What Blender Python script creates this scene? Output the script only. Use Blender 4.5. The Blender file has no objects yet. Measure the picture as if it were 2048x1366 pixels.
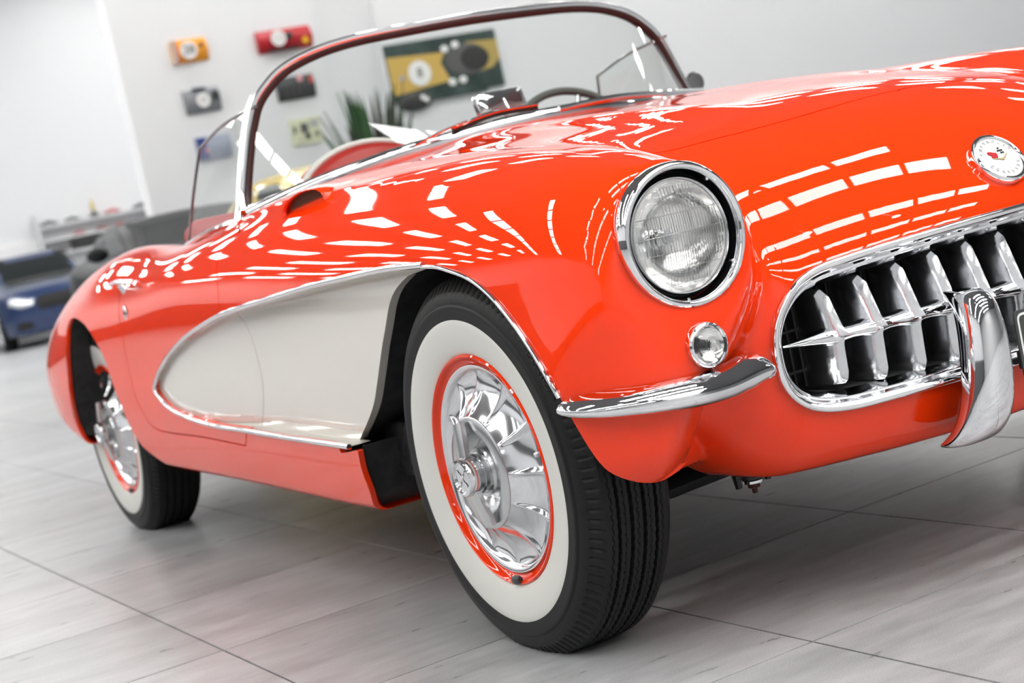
import bpy, bmesh, math, random
import numpy as np
from mathutils import Vector, Matrix

# ------------------------------------------------------------------ camera
W, H, FPX = 2048.0, 1366.0, 3243.255
CAM = np.array([2.53604881, -2.05652884, 0.79657834])
RM = np.array([[0.47228819, 0.85610679, -0.20982142],
               [-0.02060894, -0.22725261, -0.97361775],
               [-0.88120323, 0.46415236, -0.08968527]])   # rows: image right, image down, forward
sc = bpy.context.scene
col = sc.collection
cd = bpy.data.cameras.new('camera')
cam = bpy.data.objects.new('camera', cd)
col.objects.link(cam)
cd.sensor_width = 36.0
cd.lens = FPX / W * 36.0
cd.clip_start = 0.05
cd.clip_end = 200
M = Matrix.Identity(4)
for i in range(3):
    M[i][0] = RM[0][i]; M[i][1] = -RM[1][i]; M[i][2] = -RM[2][i]; M[i][3] = CAM[i]
cam.matrix_world = M
cd.dof.use_dof = True
cd.dof.focus_distance = 2.65
cd.dof.aperture_fstop = 4.8
sc.camera = cam
# ------------------------------------------------------------------ world, exposure
wd = bpy.data.worlds.new('world'); sc.world = wd; wd.use_nodes = True
wd.node_tree.nodes['Background'].inputs[0].default_value = (0.9, 0.95, 1.0, 1)
wd.node_tree.nodes['Background'].inputs[1].default_value = 0.3
vs = sc.view_settings
vs.view_transform = 'Standard'; vs.look = 'None'; vs.gamma = 1.0; vs.use_curve_mapping = False
vs.exposure = 0.40
sc.cycles.use_denoising = True
sc.cycles.max_bounces = 8
sc.cycles.caustics_reflective = False
sc.cycles.caustics_refractive = False
LAMP_POWER = 14.5

# ------------------------------------------------------------------ materials
MATS = {}
def mat(name, color, rough=0.5, metal=0.0, coat=0.0, emit=None, estr=0.0, trans=0.0, ior=1.45, noise=None, bump=None, spec=0.5, alpha=1.0):
    if name in MATS: return MATS[name]
    m = bpy.data.materials.new(name); m.use_nodes = True
    nt = m.node_tree; b = nt.nodes['Principled BSDF']
    b.inputs['Base Color'].default_value = (*color, 1)
    b.inputs['Roughness'].default_value = rough
    b.inputs['Metallic'].default_value = metal
    b.inputs['Coat Weight'].default_value = coat
    b.inputs['Coat Roughness'].default_value = 0.015
    b.inputs['Transmission Weight'].default_value = trans
    b.inputs['IOR'].default_value = ior
    b.inputs['Specular IOR Level'].default_value = spec
    b.inputs['Alpha'].default_value = alpha
    if emit:
        b.inputs['Emission Color'].default_value = (*emit, 1); b.inputs['Emission Strength'].default_value = estr
    if noise or bump:
        tc = nt.nodes.new('ShaderNodeTexCoord')
    if noise:   # (scale, colour2, detail)
        n = nt.nodes.new('ShaderNodeTexNoise'); n.inputs['Scale'].default_value = noise[0]; n.inputs['Detail'].default_value = noise[2]
        nt.links.new(tc.outputs['Object'], n.inputs['Vector'])
        r = nt.nodes.new('ShaderNodeValToRGB'); r.color_ramp.elements[0].position = 0.35; r.color_ramp.elements[1].position = 0.7
        r.color_ramp.elements[0].color = (*color, 1); r.color_ramp.elements[1].color = (*noise[1], 1)
        nt.links.new(n.outputs['Fac'], r.inputs[0]); nt.links.new(r.outputs[0], b.inputs['Base Color'])
    if bump:    # (scale, strength, distance)
        n = nt.nodes.new('ShaderNodeTexNoise'); n.inputs['Scale'].default_value = bump[0]; n.inputs['Detail'].default_value = 4
        nt.links.new(tc.outputs['Object'], n.inputs['Vector'])
        bp = nt.nodes.new('ShaderNodeBump'); bp.inputs['Strength'].default_value = bump[1]; bp.inputs['Distance'].default_value = bump[2]
        nt.links.new(n.outputs['Fac'], bp.inputs['Height']); nt.links.new(bp.outputs[0], b.inputs['Normal'])
    MATS[name] = m
    return m
RED = mat('orange_red_paint', (0.94, 0.042, 0.003), 0.4, 0.0, 1.0, spec=0.0)
WHITE_P = mat('cream_white_paint', (0.74, 0.71, 0.65), 0.3, 0.0, 1.0)
CHROME = mat('chrome', (0.82, 0.83, 0.85), 0.05, 1.0)
BRUSHED = mat('polished_steel', (0.74, 0.75, 0.77), 0.13, 1.0)
BLACK = mat('black_underbody', (0.012, 0.012, 0.013), 0.6, noise=(30, (0.03, 0.03, 0.03), 6))
GAP = mat('gap_black', (0.012, 0.012, 0.012), 0.7)
RUBBER = mat('tyre_rubber', (0.007, 0.0073, 0.0076), 0.5, bump=(300, 0.12, 0.001), spec=0.3)
WWALL = mat('whitewall_rubber', (0.66, 0.66, 0.62), 0.5)

# ------------------------------------------------------------------ object helpers
def link(o, parent=None):
    col.objects.link(o)
    if parent is not None: o.parent = parent
    return o
def tag(o, label=None, cat=None, group=None, kind=None):
    if label: o['label'] = label
    if cat: o['category'] = cat
    if group: o['group'] = group
    if kind: o['kind'] = kind
    return o
def empty(name, loc=(0, 0, 0), parent=None, rot=None):
    o = bpy.data.objects.new(name, None); o.location = loc; o.empty_display_size = 0.1
    if rot: o.rotation_euler = rot
    return link(o, parent)
def mesh_obj(name, V, F, m, parent=None, smooth=True, normals=None, lnormals=None):
    me = bpy.data.meshes.new(name)
    V = np.asarray(V, float); 
    if isinstance(F, np.ndarray):
        nf = len(F); k = F.shape[1]
        me.vertices.add(len(V)); me.vertices.foreach_set('co', V.astype(np.float32).ravel())
        me.loops.add(nf * k); me.loops.foreach_set('vertex_index', F.astype(np.int32).ravel())
        me.polygons.add(nf); me.polygons.foreach_set('loop_start', np.arange(0, nf * k, k, dtype=np.int32))
        me.update(calc_edges=True)
    else:
        me.from_pydata([tuple(v) for v in V], [], [tuple(int(i) for i in f) for f in F]); me.update()
    for mm in (m if isinstance(m, (list, tuple)) else [m]): me.materials.append(mm)
    if smooth: me.polygons.foreach_set('use_smooth', np.ones(len(me.polygons), bool))
    if normals is not None:
        me.normals_split_custom_set_from_vertices([tuple(n) for n in np.asarray(normals, float)])
    if lnormals is not None:
        me.normals_split_custom_set([tuple(n) for n in lnormals])
    o = bpy.data.objects.new(name, me)
    return link(o, parent)
class MB:
    """collects plain shapes into one mesh"""
    def __init__(s): s.V = []; s.F = []
    def add(s, V, F):
        k = len(s.V); s.V += [tuple(map(float, v)) for v in V]; s.F += [tuple(int(i) + k for i in f) for f in F]; return s
    def box(s, c, d, rz=0.0, mx=None):
        x, y, z = d[0] / 2, d[1] / 2, d[2] / 2
        P = [(-x, -y, -z), (x, -y, -z), (x, y, -z), (-x, y, -z), (-x, -y, z), (x, -y, z), (x, y, z), (-x, y, z)]
        R = Matrix.Rotation(rz, 3, 'Z') if mx is None else mx
        P = [R @ Vector(p) + Vector(c) for p in P]
        return s.add(P, [(0, 3, 2, 1), (4, 5, 6, 7), (0, 1, 5, 4), (1, 2, 6, 5), (2, 3, 7, 6), (3, 0, 4, 7)])
    def lathe(s, prof, n=48, axis='y', c=(0, 0, 0), closed=False, a0=0.0, a1=2 * math.pi):
        """prof: list of (r, h); axis direction h"""
        full = abs(a1 - a0 - 2 * math.pi) < 1e-6
        m = n if full else n + 1
        V = []
        for i in range(m):
            a = a0 + (a1 - a0) * i / n; ca, sa = math.cos(a), math.sin(a)
            for r, h in prof:
                p = {'y': (r * ca, h, r * sa), 'x': (h, r * ca, r * sa), 'z': (r * ca, r * sa, h)}[axis]
                V.append((p[0] + c[0], p[1] + c[1], p[2] + c[2]))
        k = len(prof); F = []
        for i in range(n):
            j = (i + 1) % m
            for q in range(k - 1 if not closed else k):
                q2 = (q + 1) % k
                F.append((i * k + q, i * k + q2, j * k + q2, j * k + q))
        return s.add(V, F)
    def tube(s, pts, r, n=8, closed=False, cap=True, flat=None, up=None):
        """sweep; r scalar or list; flat=(a,b) ellipse half sizes along (side, up)"""
        P = [Vector(p) for p in pts]; m = len(P); V = []; F = []
        prevu = Vector(up) if up is not None else None
        for i in range(m):
            if closed: t = P[(i + 1) % m] - P[i - 1]
            else: t = P[min(i + 1, m - 1)] - P[max(i - 1, 0)]
            t.normalize()
            if prevu is None:
                prevu = Vector((0, 0, 1)) if abs(t.z) < 0.9 else Vector((1, 0, 0))
            u = (prevu - t * prevu.dot(t))
            u = u.normalized() if u.length > 1e-6 else t.orthogonal().normalized()
            if up is None: prevu = u
            w = t.cross(u)
            rr = r[i] if isinstance(r, (list, tuple)) else r
            a, b = (rr, rr) if flat is None else (rr * flat[0], rr * flat[1])
            for q in range(n):
                an = 2 * math.pi * q / n
                V.append(P[i] + w * (a * math.cos(an)) + u * (b * math.sin(an)))
        for i in range(m if closed else m - 1):
            j = (i + 1) % m
            for q in range(n):
                q2 = (q + 1) % n
                F.append((i * n + q, i * n + q2, j * n + q2, j * n + q))
        if cap and not closed:
            F.append(tuple(range(n))[::-1]); F.append(tuple((m - 1) * n + q for q in range(n)))
        return s.add(V, F)
    def prism(s, poly, d, mx=None, c=(0, 0, 0)):
        """poly: list of (u,v) in local xy plane, extruded by d along local z"""
        n = len(poly); V = [(u, v, 0) for u, v in poly] + [(u, v, d) for u, v in poly]
        if mx is None: mx = Matrix.Identity(3)
        V = [mx @ Vector(p) + Vector(c) for p in V]
        return s.add(V, [tuple(range(n))[::-1], tuple(range(n, 2 * n))] + [(i, (i + 1) % n, n + (i + 1) % n, n + i) for i in range(n)])
    def sphere(s, c, r, nu=16, nv=10, sc=(1, 1, 1), mx=None):
        V = []; F = []
        for i in range(nv + 1):
            a = math.pi * i / nv
            for j in range(nu):
                b = 2 * math.pi * j / nu
                p = Vector((r * sc[0] * math.sin(a) * math.cos(b), r * sc[1] * math.sin(a) * math.sin(b), r * sc[2] * math.cos(a)))
                if mx is not None: p = mx @ p
                V.append(p + Vector(c))
        for i in range(nv):
            for j in range(nu):
                j2 = (j + 1) % nu
                F.append((i * nu + j, (i + 1) * nu + j, (i + 1) * nu + j2, i * nu + j2))
        return s.add(V, F)
    def build(s, name, m, parent=None, smooth=True, bevel=0.0, angle=40, seg=2):
        me = bpy.data.meshes.new(name); me.from_pydata(s.V, [], s.F); me.update()
        bm = bmesh.new(); bm.from_mesh(me)
        bmesh.ops.remove_doubles(bm, verts=bm.verts, dist=1e-6)
        bmesh.ops.recalc_face_normals(bm, faces=bm.faces)
        if bevel > 0:
            es = [e for e in bm.edges if len(e.link_faces) == 2 and e.calc_face_angle(0) > math.radians(30)]
            if es: bmesh.ops.bevel(bm, geom=es, offset=bevel, segments=seg, profile=0.7, affect='EDGES', clamp_overlap=True)
        bm.to_mesh(me); bm.free()
        for mm in (m if isinstance(m, (list, tuple)) else [m]): me.materials.append(mm)
        if smooth:
            me.polygons.foreach_set('use_smooth', np.ones(len(me.polygons), bool))
            try: me.set_sharp_from_angle(angle=math.radians(angle))
            except Exception: pass
        return link(bpy.data.objects.new(name, me), parent)
def smooth_curve(pts, n=8, closed=False):
    """centripetal-ish Catmull-Rom through points"""
    P = np.asarray(pts, float); m = len(P); out = []
    rng = range(m if closed else m - 1)
    for i in rng:
        p1, p2 = P[i], P[(i + 1) % m]
        p0 = P[i - 1] if (i > 0 or closed) else 2 * p1 - p2
        p3 = P[(i + 2) % m] if (i + 2 < m or closed) else 2 * p2 - p1
        d01, d12, d23 = [max(np.linalg.norm(b - a), 1e-9) ** 0.5 for a, b in ((p0, p1), (p1, p2), (p2, p3))]
        m1 = ((p1 - p0) / d01 - (p2 - p0) / (d01 + d12) + (p2 - p1) / d12) * d12
        m2 = ((p2 - p1) / d12 - (p3 - p1) / (d12 + d23) + (p3 - p2) / d23) * d12
        for k in range(n):
            t = k / n; t2, t3 = t * t, t * t * t
            out.append((2 * t3 - 3 * t2 + 1) * p1 + (t3 - 2 * t2 + t) * m1 + (-2 * t3 + 3 * t2) * p2 + (t3 - t2) * m2)
    if not closed: out.append(P[-1])
    return np.array(out)
def resample(P, n, closed=False):
    P = np.asarray(P, float)
    if closed: P = np.vstack([P, P[:1]])
    s = np.concatenate([[0], np.cumsum(np.linalg.norm(np.diff(P, axis=0), axis=1))])
    t = np.linspace(0, s[-1], n + 1 if closed else n)
    Q = np.stack([np.interp(t, s, P[:, k]) for k in range(P.shape[1])], 1)
    return Q[:-1] if closed else Q
# pixel helpers
def ray(px, py): return RM.T @ np.array([(px - W / 2) / FPX, (py - H / 2) / FPX, 1.0])
def on_plane(px, py, ax, v):
    d = ray(px, py); return CAM + d * ((v - CAM[ax]) / d[ax])
def at_depth(px, py, dep): return CAM + ray(px, py) * dep
def project(X):
    v = RM @ (np.asarray(X, float) - CAM); return W / 2 + FPX * v[0] / v[2], H / 2 + FPX * v[1] / v[2], v[2]
# ------------------------------------------------------------------ car body surface (implicit, half body, Y = |y|)
def spl(tab):
    """C2 natural cubic spline through (x, v) pairs, flat-slope extrapolation"""
    t = sorted(tab); X = np.array([a for a, b in t], float); Yv = np.array([b for a, b in t], float); n = len(X)
    h = np.diff(X); A = np.zeros((n, n)); r = np.zeros(n); A[0, 0] = A[-1, -1] = 1
    for i in range(1, n - 1):
        A[i, i - 1] = h[i - 1]; A[i, i] = 2 * (h[i - 1] + h[i]); A[i, i + 1] = h[i]
        r[i] = 6 * ((Yv[i + 1] - Yv[i]) / h[i] - (Yv[i] - Yv[i - 1]) / h[i - 1])
    m = np.linalg.solve(A, r)
    xs = np.linspace(X[0], X[-1], 1200); k = np.clip(np.searchsorted(X, xs) - 1, 0, n - 2)
    hk = h[k]; a = (X[k + 1] - xs) / hk; b = (xs - X[k]) / hk
    ys = a * Yv[k] + b * Yv[k + 1] + ((a ** 3 - a) * m[k] + (b ** 3 - b) * m[k + 1]) * hk ** 2 / 6
    # light smoothing so that fine table noise does not show in reflections
    return lambda x: np.interp(x, xs, ys)
def sstep(a, b, x):
    t = np.clip((x - a) / (b - a), 0, 1); return t * t * t * (t * (6 * t - 15) + 10)
def rmax(a, b, r):
    """max with a rounded corner of radius r"""
    u = np.maximum(a + r, 0); v = np.maximum(b + r, 0)
    return np.minimum(np.maximum(a, b), -r) + np.sqrt(u * u + v * v)
def smin(a, b, k):
    h = np.maximum(k - np.abs(a - b), 0) / k
    return np.minimum(a, b) - h * h * h * k / 6.0
NOSE_O = (-0.25, 0.45)
prof = [(-0.95, 0.948), (-0.65, 0.936), (-0.3, 0.914), (-0.1, 0.896), (0.1, 0.872), (0.22, 0.850), (0.33, 0.816), (0.42, 0.764), (0.495, 0.682),
        (0.545, 0.600), (0.566, 0.50), (0.562, 0.40), (0.547, 0.315), (0.512, 0.261), (0.450, 0.237), (0.25, 0.229), (0.0, 0.23)]
_pc = smooth_curve(prof, 24)
_th = np.arctan2(_pc[:, 1] - NOSE_O[1], _pc[:, 0] - NOSE_O[0]); _rr = np.hypot(_pc[:, 0] - NOSE_O[0], _pc[:, 1] - NOSE_O[1])
_o = np.argsort(_th)
def nose_r(th): return np.interp(th, _th[_o], _rr[_o])
hood_z = spl([(-3.7, 0.60), (-3.4, 0.70), (-3.0, 0.80), (-2.6, 0.855), (-2.2, 0.872), (-1.8, 0.850), (-1.45, 0.885), (-1.2, 0.935), (-0.95, 0.948), (-0.65, 0.936), (-0.3, 0.914), (-0.1, 0.896), (0.1, 0.872), (0.22, 0.850)])
crest_z = spl([(0.56, 0.770), (0.48, 0.788), (0.35, 0.822), (0.2, 0.849), (0.09, 0.862), (-0.08, 0.877), (-0.28, 0.887), (-0.6, 0.897), (-0.96, 0.893), (-1.25, 0.870), (-1.7, 0.843), (-2.0, 0.850), (-2.4, 0.872), (-2.7, 0.850), (-3.0, 0.795), (-3.3, 0.715), (-3.6, 0.61)])
w_hi = spl([(0.6, 0.71), (0.5, 0.768), (0.45, 0.800), (0.4, 0.824), (0.3, 0.850), (0.2, 0.863), (0.0, 0.873), (-0.5, 0.878), (-1.0, 0.876), (-1.5, 0.876), (-2.0, 0.886), (-2.5, 0.900), (-2.8, 0.898), (-3.05, 0.880), (-3.3, 0.82), (-3.6, 0.66)])
w_lo = spl([(0.6, 0.845), (0.5, 0.860), (0.4, 0.872), (0.3, 0.877), (0.0, 0.880), (-0.5, 0.880), (-1.0, 0.878), (-1.5, 0.876), (-2.0, 0.886), (-2.5, 0.900), (-2.8, 0.898), (-3.05, 0.880), (-3.3, 0.82), (-3.6, 0.66)])
r_out = spl([(0.56, 0.122), (0.46, 0.13), (0.35, 0.155), (0.2, 0.19), (0.0, 0.22), (-0.5, 0.245), (-1.0, 0.22), (-1.5, 0.165), (-2.0, 0.20), (-2.5, 0.26), (-3.0, 0.27), (-3.6, 0.27)])
y_in = spl([(0.56, 0.522), (0.46, 0.515), (0.3, 0.48), (0.1, 0.43), (-0.2, 0.40), (-1.0, 0.40), (-2.0, 0.45), (-3.6, 0.3)])
r_in = spl([(0.56, 0.122), (0.46, 0.13), (0.3, 0.16), (0.1, 0.20), (-0.2, 0.22), (-3.6, 0.22)])
z_bot = spl([(0.6, 0.296), (0.3, 0.293), (0.1, 0.26), (-0.3, 0.22), (-0.6, 0.213), (-1.0, 0.220), (-1.75, 0.233), (-2.3, 0.25), (-2.8, 0.29), (-3.1, 0.36), (-3.6, 0.42)])
face_x = spl([(0.95, 0.41), (0.80, 0.462), (0.675, 0.487), (0.58, 0.500), (0.50, 0.510), (0.42, 0.508), (0.36, 0.500), (0.30, 0.478), (0.2, 0.42)])
def body_f(P):
    x, y, z = P[:, 0], np.abs(P[:, 1]), P[:, 2]
    # fender pontoon
    t = sstep(0.80, 0.40, z)
    wd_ = w_hi(x) * (1 - t) + w_lo(x) * t
    tuck = 0.05 * np.clip((0.50 - z) / 0.28, 0, 2) ** 2
    tuck = tuck * (1 - 0.6 * sstep(0.1, 0.4, x))
    lean = 0.10 * np.clip(z - 0.62, 0, 1) ** 1.5 * (1 - sstep(0.2, 0.45, x))
    side = y - (wd_ - tuck - lean)
    top = z - crest_z(x) + 0.20 * (y - 0.64) ** 2
    f = rmax(side, top, r_out(x))
    low = sstep(0.56, 0.34, z) * sstep(0.25, 0.38, x)
    f = np.maximum(f, rmax(y_in(x) + 0.135 * low - y, top, r_in(x)))
    # front face; round plan corner low down, crisp at the lamp
    rc = 0.025 + 0.115 * sstep(0.66, 0.46, z)
    face = x - (face_x(z) - 0.35 * np.clip(y - 0.66, 0, 1) ** 2 - 0.15 * np.clip(0.60 - y, 0, 1) ** 2)
    f = rmax(f, face, rc)
    f = rmax(f, z_bot(x) - z, 0.025 + 0.065 * sstep(0.1, 0.35, x))
    # centre: hood, nose, deck
    ridge = 0.010 * np.exp(-((y - 0.235) / 0.055) ** 2) * sstep(0.20, -0.05, x) * sstep(-1.05, -0.85, x)
    drop = (0.16 + 0.06 * sstep(-0.6, 0.3, x)) * y * y * (1 - 0.45 * sstep(0.2, 0.5, x) * sstep(0.84, 0.70, z)) * sstep(0.35, 0.62, z) - ridge - (0.03 * y * y + 5.0 * np.clip(y - 0.46, 0, 0.25) ** 2) * sstep(0.44, 0.32, z)
    zz = z + drop
    xx = x + 0.36 * y * y * sstep(0.0, 0.45, x) + 0.30 * np.clip(y - 0.40, 0, 1) ** 2 * sstep(0.0, 0.45, x)
    th = np.arctan2(zz - NOSE_O[1], xx - NOSE_O[0]); rr = np.hypot(xx - NOSE_O[0], zz - NOSE_O[1])
    g1 = rr - nose_r(th)
    g2 = zz - hood_z(x)
    g = np.where(x > NOSE_O[0], g1, g2)
    g = np.maximum(g, y - 0.70)
    g = np.maximum(g, 0.218 - z)
    d = smin(f, g, 0.032 + 0.068 * sstep(0.42, 0.62, z))
    tail = -(x + 3.50 - 0.35 * np.clip(y, 0, 1) ** 2 - 0.12 * ((z - 0.5) / 0.35) ** 2)
    d = rmax(d, tail, 0.12)
    return d
def grad(f, P, e=1e-3):
    G = np.empty_like(P)
    for k in range(3):
        A = P.copy(); A[:, k] += e; B = P.copy(); B[:, k] -= e
        G[:, k] = (f(A) - f(B)) / (2 * e)
    return G
def snap(f, P, it=4):
    P = P.copy()
    for _ in range(it):
        v = f(P); G = grad(f, P); g2 = np.maximum((G * G).sum(1), 1e-6)
        s = np.clip(v / g2, -0.02, 0.02)
        P -= G * s[:, None]
    return P
def unit(N): return N / np.maximum(np.linalg.norm(N, axis=1, keepdims=True), 1e-9)
def iso_mesh(f, lo, hi, h):
    """naive surface nets, vertices snapped to the surface; returns triangles"""
    ax = [np.arange(lo[k], hi[k] + h, h) for k in range(3)]
    n = [len(a) for a in ax]
    vals = np.empty(n, np.float32)
    YY, ZZ = np.meshgrid(ax[1], ax[2], indexing='ij'); yz = np.stack([YY.ravel(), ZZ.ravel()], 1)
    CH = 24
    for i in range(0, n[0], CH):
        xs = ax[0][i:i + CH]
        P = np.concatenate([np.repeat(xs, len(yz))[:, None], np.tile(yz, (len(xs), 1))], 1)
        vals[i:i + CH] = f(P).reshape(len(xs), n[1], n[2])
    s = vals < 0
    c = np.zeros([m - 1 for m in n], np.int8)
    for a in (0, 1):
        for b in (0, 1):
            for d in (0, 1):
                c += s[a:n[0] - 1 + a, b:n[1] - 1 + b, d:n[2] - 1 + d]
    act = (c > 0) & (c < 8)
    idx = -np.ones(c.shape, np.int64); I = np.argwhere(act); idx[act] = np.arange(len(I))
    # crossing average
    acc = np.zeros((len(I), 3)); cnt = np.zeros(len(I))
    corners = [(a, b, d) for a in (0, 1) for b in (0, 1) for d in (0, 1)]
    cv = {q: vals[I[:, 0] + q[0], I[:, 1] + q[1], I[:, 2] + q[2]] for q in corners}
    for q in corners:
        for k in range(3):
            if q[k] == 0:
                q2 = list(q); q2[k] = 1; q2 = tuple(q2)
                a, b = cv[q], cv[q2]; m = (a < 0) != (b < 0)
                t = np.where(m, a / np.where(m, a - b, 1), 0)
                p = np.tile(np.array(q, float), (len(I), 1)); p[:, k] += t
                acc += p * m[:, None]; cnt += m
    V = np.stack([ax[k][0] + h * (I[:, k] + acc[:, k] / cnt) for k in range(3)], 1)
    T = []
    for k in range(3):
        u, v = [(1, 2), (2, 0), (0, 1)][k]
        sl0 = [slice(None)] * 3; sl1 = [slice(None)] * 3
        sl0[k] = slice(0, n[k] - 1); sl1[k] = slice(1, n[k])
        e = s[tuple(sl0)] != s[tuple(sl1)]; E = np.argwhere(e)
        m = (E[:, u] > 0) & (E[:, v] > 0) & (E[:, u] < n[u] - 1) & (E[:, v] < n[v] - 1)
        E = E[m]
        def at(du, dv):
            q = E.copy(); q[:, u] += du; q[:, v] += dv
            return idx[q[:, 0], q[:, 1], q[:, 2]]
        q = np.stack([at(-1, -1), at(0, -1), at(0, 0), at(-1, 0)], 1)
        flip = ~s[E[:, 0], E[:, 1], E[:, 2]]
        q[flip] = q[flip][:, ::-1]
        T += [q[:, [0, 1, 2]], q[:, [0, 2, 3]]]
    return snap(f, V), np.concatenate(T)
def clip(V, T, h, keep=True):
    """keep the part h >= 0 of a triangle mesh, cutting triangles exactly; h per vertex"""
    h = np.where(np.abs(h) < 1e-6, 1e-6, h)
    s = h > 0; k = s[T].sum(1)
    out = [T[k == 3]]
    V = [V]; nv = len(h); new = []; cache = {}
    def cutv(a, b):
        key = (a, b) if a < b else (b, a)
        if key not in cache:
            t = h[key[0]] / (h[key[0]] - h[key[1]]); cache[key] = nv + len(new)
            new.append(V[0][key[0]] * (1 - t) + V[0][key[1]] * t)
        return cache[key]
    extra = []
    for t in T[(k == 1) | (k == 2)]:
        ss = s[t]
        if ss.sum() == 1:
            i = int(np.argmax(ss)); a, b, c = t[i], t[(i + 1) % 3], t[(i + 2) % 3]
            extra.append((a, cutv(a, b), cutv(a, c)))
        else:
            i = int(np.argmin(ss)); a, b, c = t[i], t[(i + 1) % 3], t[(i + 2) % 3]
            p, q = cutv(a, b), cutv(a, c)
            extra += [(p, b, c), (p, c, q)]
    if extra: out.append(np.array(extra))
    Vn = np.vstack([V[0], np.array(new)]) if new else V[0]
    return compact(Vn, np.concatenate(out))
def compact(V, T):
    u, inv = np.unique(T, return_inverse=True)
    return V[u], inv.reshape(T.shape)
def split(V, T, h): return clip(V, T, h), clip(V, T, -h)
def poly_sd(P2, poly):
    """signed distance to closed polygon (inside positive)"""
    A = np.asarray(poly, float); B = np.roll(A, -1, 0)
    best = np.full(len(P2), 1e9); ins = np.zeros(len(P2), bool)
    for a, b in zip(A, B):
        d = b - a; t = np.clip(((P2 - a) @ d) / max(d @ d, 1e-12), 0, 1)
        q = P2 - (a + t[:, None] * d); best = np.minimum(best, (q * q).sum(1))
        c = ((a[1] > P2[:, 1]) != (b[1] > P2[:, 1]))
        if abs(b[1] - a[1]) > 1e-12:
            ins ^= c & (P2[:, 0] < (b[0] - a[0]) * (P2[:, 1] - a[1]) / (b[1] - a[1]) + a[0])
    return np.sqrt(best) * np.where(ins, 1, -1)
def line_d(P2, pl):
    A = np.asarray(pl, float); best = np.full(len(P2), 1e9)
    for a, b in zip(A[:-1], A[1:]):
        d = b - a; t = np.clip(((P2 - a) @ d) / max(d @ d, 1e-12), 0, 1)
        q = P2 - (a + t[:, None] * d); best = np.minimum(best, (q * q).sum(1))
    return np.sqrt(best)
def boundary(T):
    E = np.concatenate([T[:, [0, 1]], T[:, [1, 2]], T[:, [2, 0]]])
    key = np.sort(E, 1); _, inv, c = np.unique(key, axis=0, return_inverse=True, return_counts=True)
    return E[c[inv.ravel()] == 1]
def flange(V, T, N, depth, sel=None, direc=None):
    """extrude the open edge inward so that the skin shows thickness"""
    E = boundary(T)
    if sel is not None: E = E[sel(V[E[:, 0]]) & sel(V[E[:, 1]])]
    u, inv = np.unique(E, return_inverse=True); inv = inv.reshape(E.shape)
    D = -N[u] if direc is None else direc(V[u], N[u])
    V2 = V[u] + D * depth
    n = len(V); m = len(u)
    Vall = np.vstack([V[u], V2]); 
    F = np.stack([inv[:, 1], inv[:, 0], inv[:, 0] + m, inv[:, 1] + m], 1)
    return Vall, F
def cast(px, py, f=body_f, t0=1.6, t1=7.5, off=0.0):
    """first hit of a pixel ray with the body surface"""
    d = ray(px, py); ts = np.linspace(t0, t1, 1500)
    P = CAM + d * ts[:, None]; v = f(P) - off
    k = np.argmax(v < 0)
    if not (v < 0).any():
        k = int(np.argmin(v)); return P[k]
    a, b = ts[k - 1], ts[k]
    for _ in range(30):
        m = (a + b) / 2
        if f((CAM + d * m)[None])[0] - off < 0: b = m
        else: a = m
    return CAM + d * (a + b) / 2
def cast_all(pts): return np.array([cast(*p) for p in pts])
# ------------------------------------------------------------------ the red convertible
car = empty('classic_convertible', (-1.3, 0, 0))
tag(car, 'orange red two-seat classic convertible with white side coves and whitewall tyres', 'car')
CAR0 = Vector((-1.3, 0, 0))
def P_(o, parent=None):
    """parent to the car (or part) keeping world placement: meshes are written in world coordinates"""
    o.parent = parent or car
    o.matrix_parent_inverse = Matrix.Translation(-CAR0)
    return o
def cpart(mb, name, m, parent=None, **k): return P_(mb.build(name, m, None, **k), parent)
def cmesh(name, V, F, m, parent=None, normals=None): return P_(mesh_obj(name, V, F, m, None, True, normals), parent)
def sub(o, parent):
    o.parent = parent; o.matrix_parent_inverse = Matrix.Identity(4)
    return o
def both(V, F, N=None):
    """a half-body piece together with its mirror image"""
    V = np.asarray(V); n = len(V)
    F2 = F[:, ::-1] + n
    return np.vstack([V * [1, -1, 1], V]), np.vstack([F[:, ::-1], F2[:, ::-1]]), (None if N is None else np.vstack([N * [1, -1, 1], N]))
A2 = lambda P: np.abs(P) * [1, 1, 1]
def px_curve(pts, n=6, closed=False):
    """pixel outline traced on the body surface"""
    Q = cast_all(pts); return smooth_curve(Q, n, closed)
# pixel outlines (photograph frame) of what lies on the body
COVE_UP = [(848, 530), (772, 538), (689, 556), (618, 573), (557, 592), (495, 611), (443, 629), (403, 652), (366, 680), (333, 719), (316.5, 753), (311.5, 779), (325, 800), (341, 816), (378, 835), (428, 850.5), (489, 860)]
COVE_LO = [(541, 869), (618, 881), (700, 893)]
COVE_FRONT = [(716, 896.7), (720, 878), (735, 844), (747.5, 807.5), (755, 761), (763, 700), (772, 647.6), (778, 610.7), (790.5, 580), (815, 552)]
ROCK_FRONT = [(757, 1018), (739, 982), (723, 938.7), (715.5, 900)]
ARCH_TOP = [(846, 534), (875, 535), (897, 541), (940, 558), (981, 590), (1028, 646), (1069, 707), (1098, 757), (1120, 796), (1141.7, 834), (1164, 873), (1189, 912), (1217, 942.6), (1253, 959), (1290, 966)]
REAR_ARCH = [(166, 876), (152.5, 848), (143.7, 815), (137, 771), (133.8, 732), (132.3, 688), (133.8, 659), (139.3, 642), (148, 635.6), (161, 642), (174.5, 656), (187.6, 677), (203, 705), (216, 738), (229, 778), (242.6, 811), (260, 852), (277.7, 883), (291, 898), (308, 911.6), (329, 926), (353, 936)]
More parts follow.
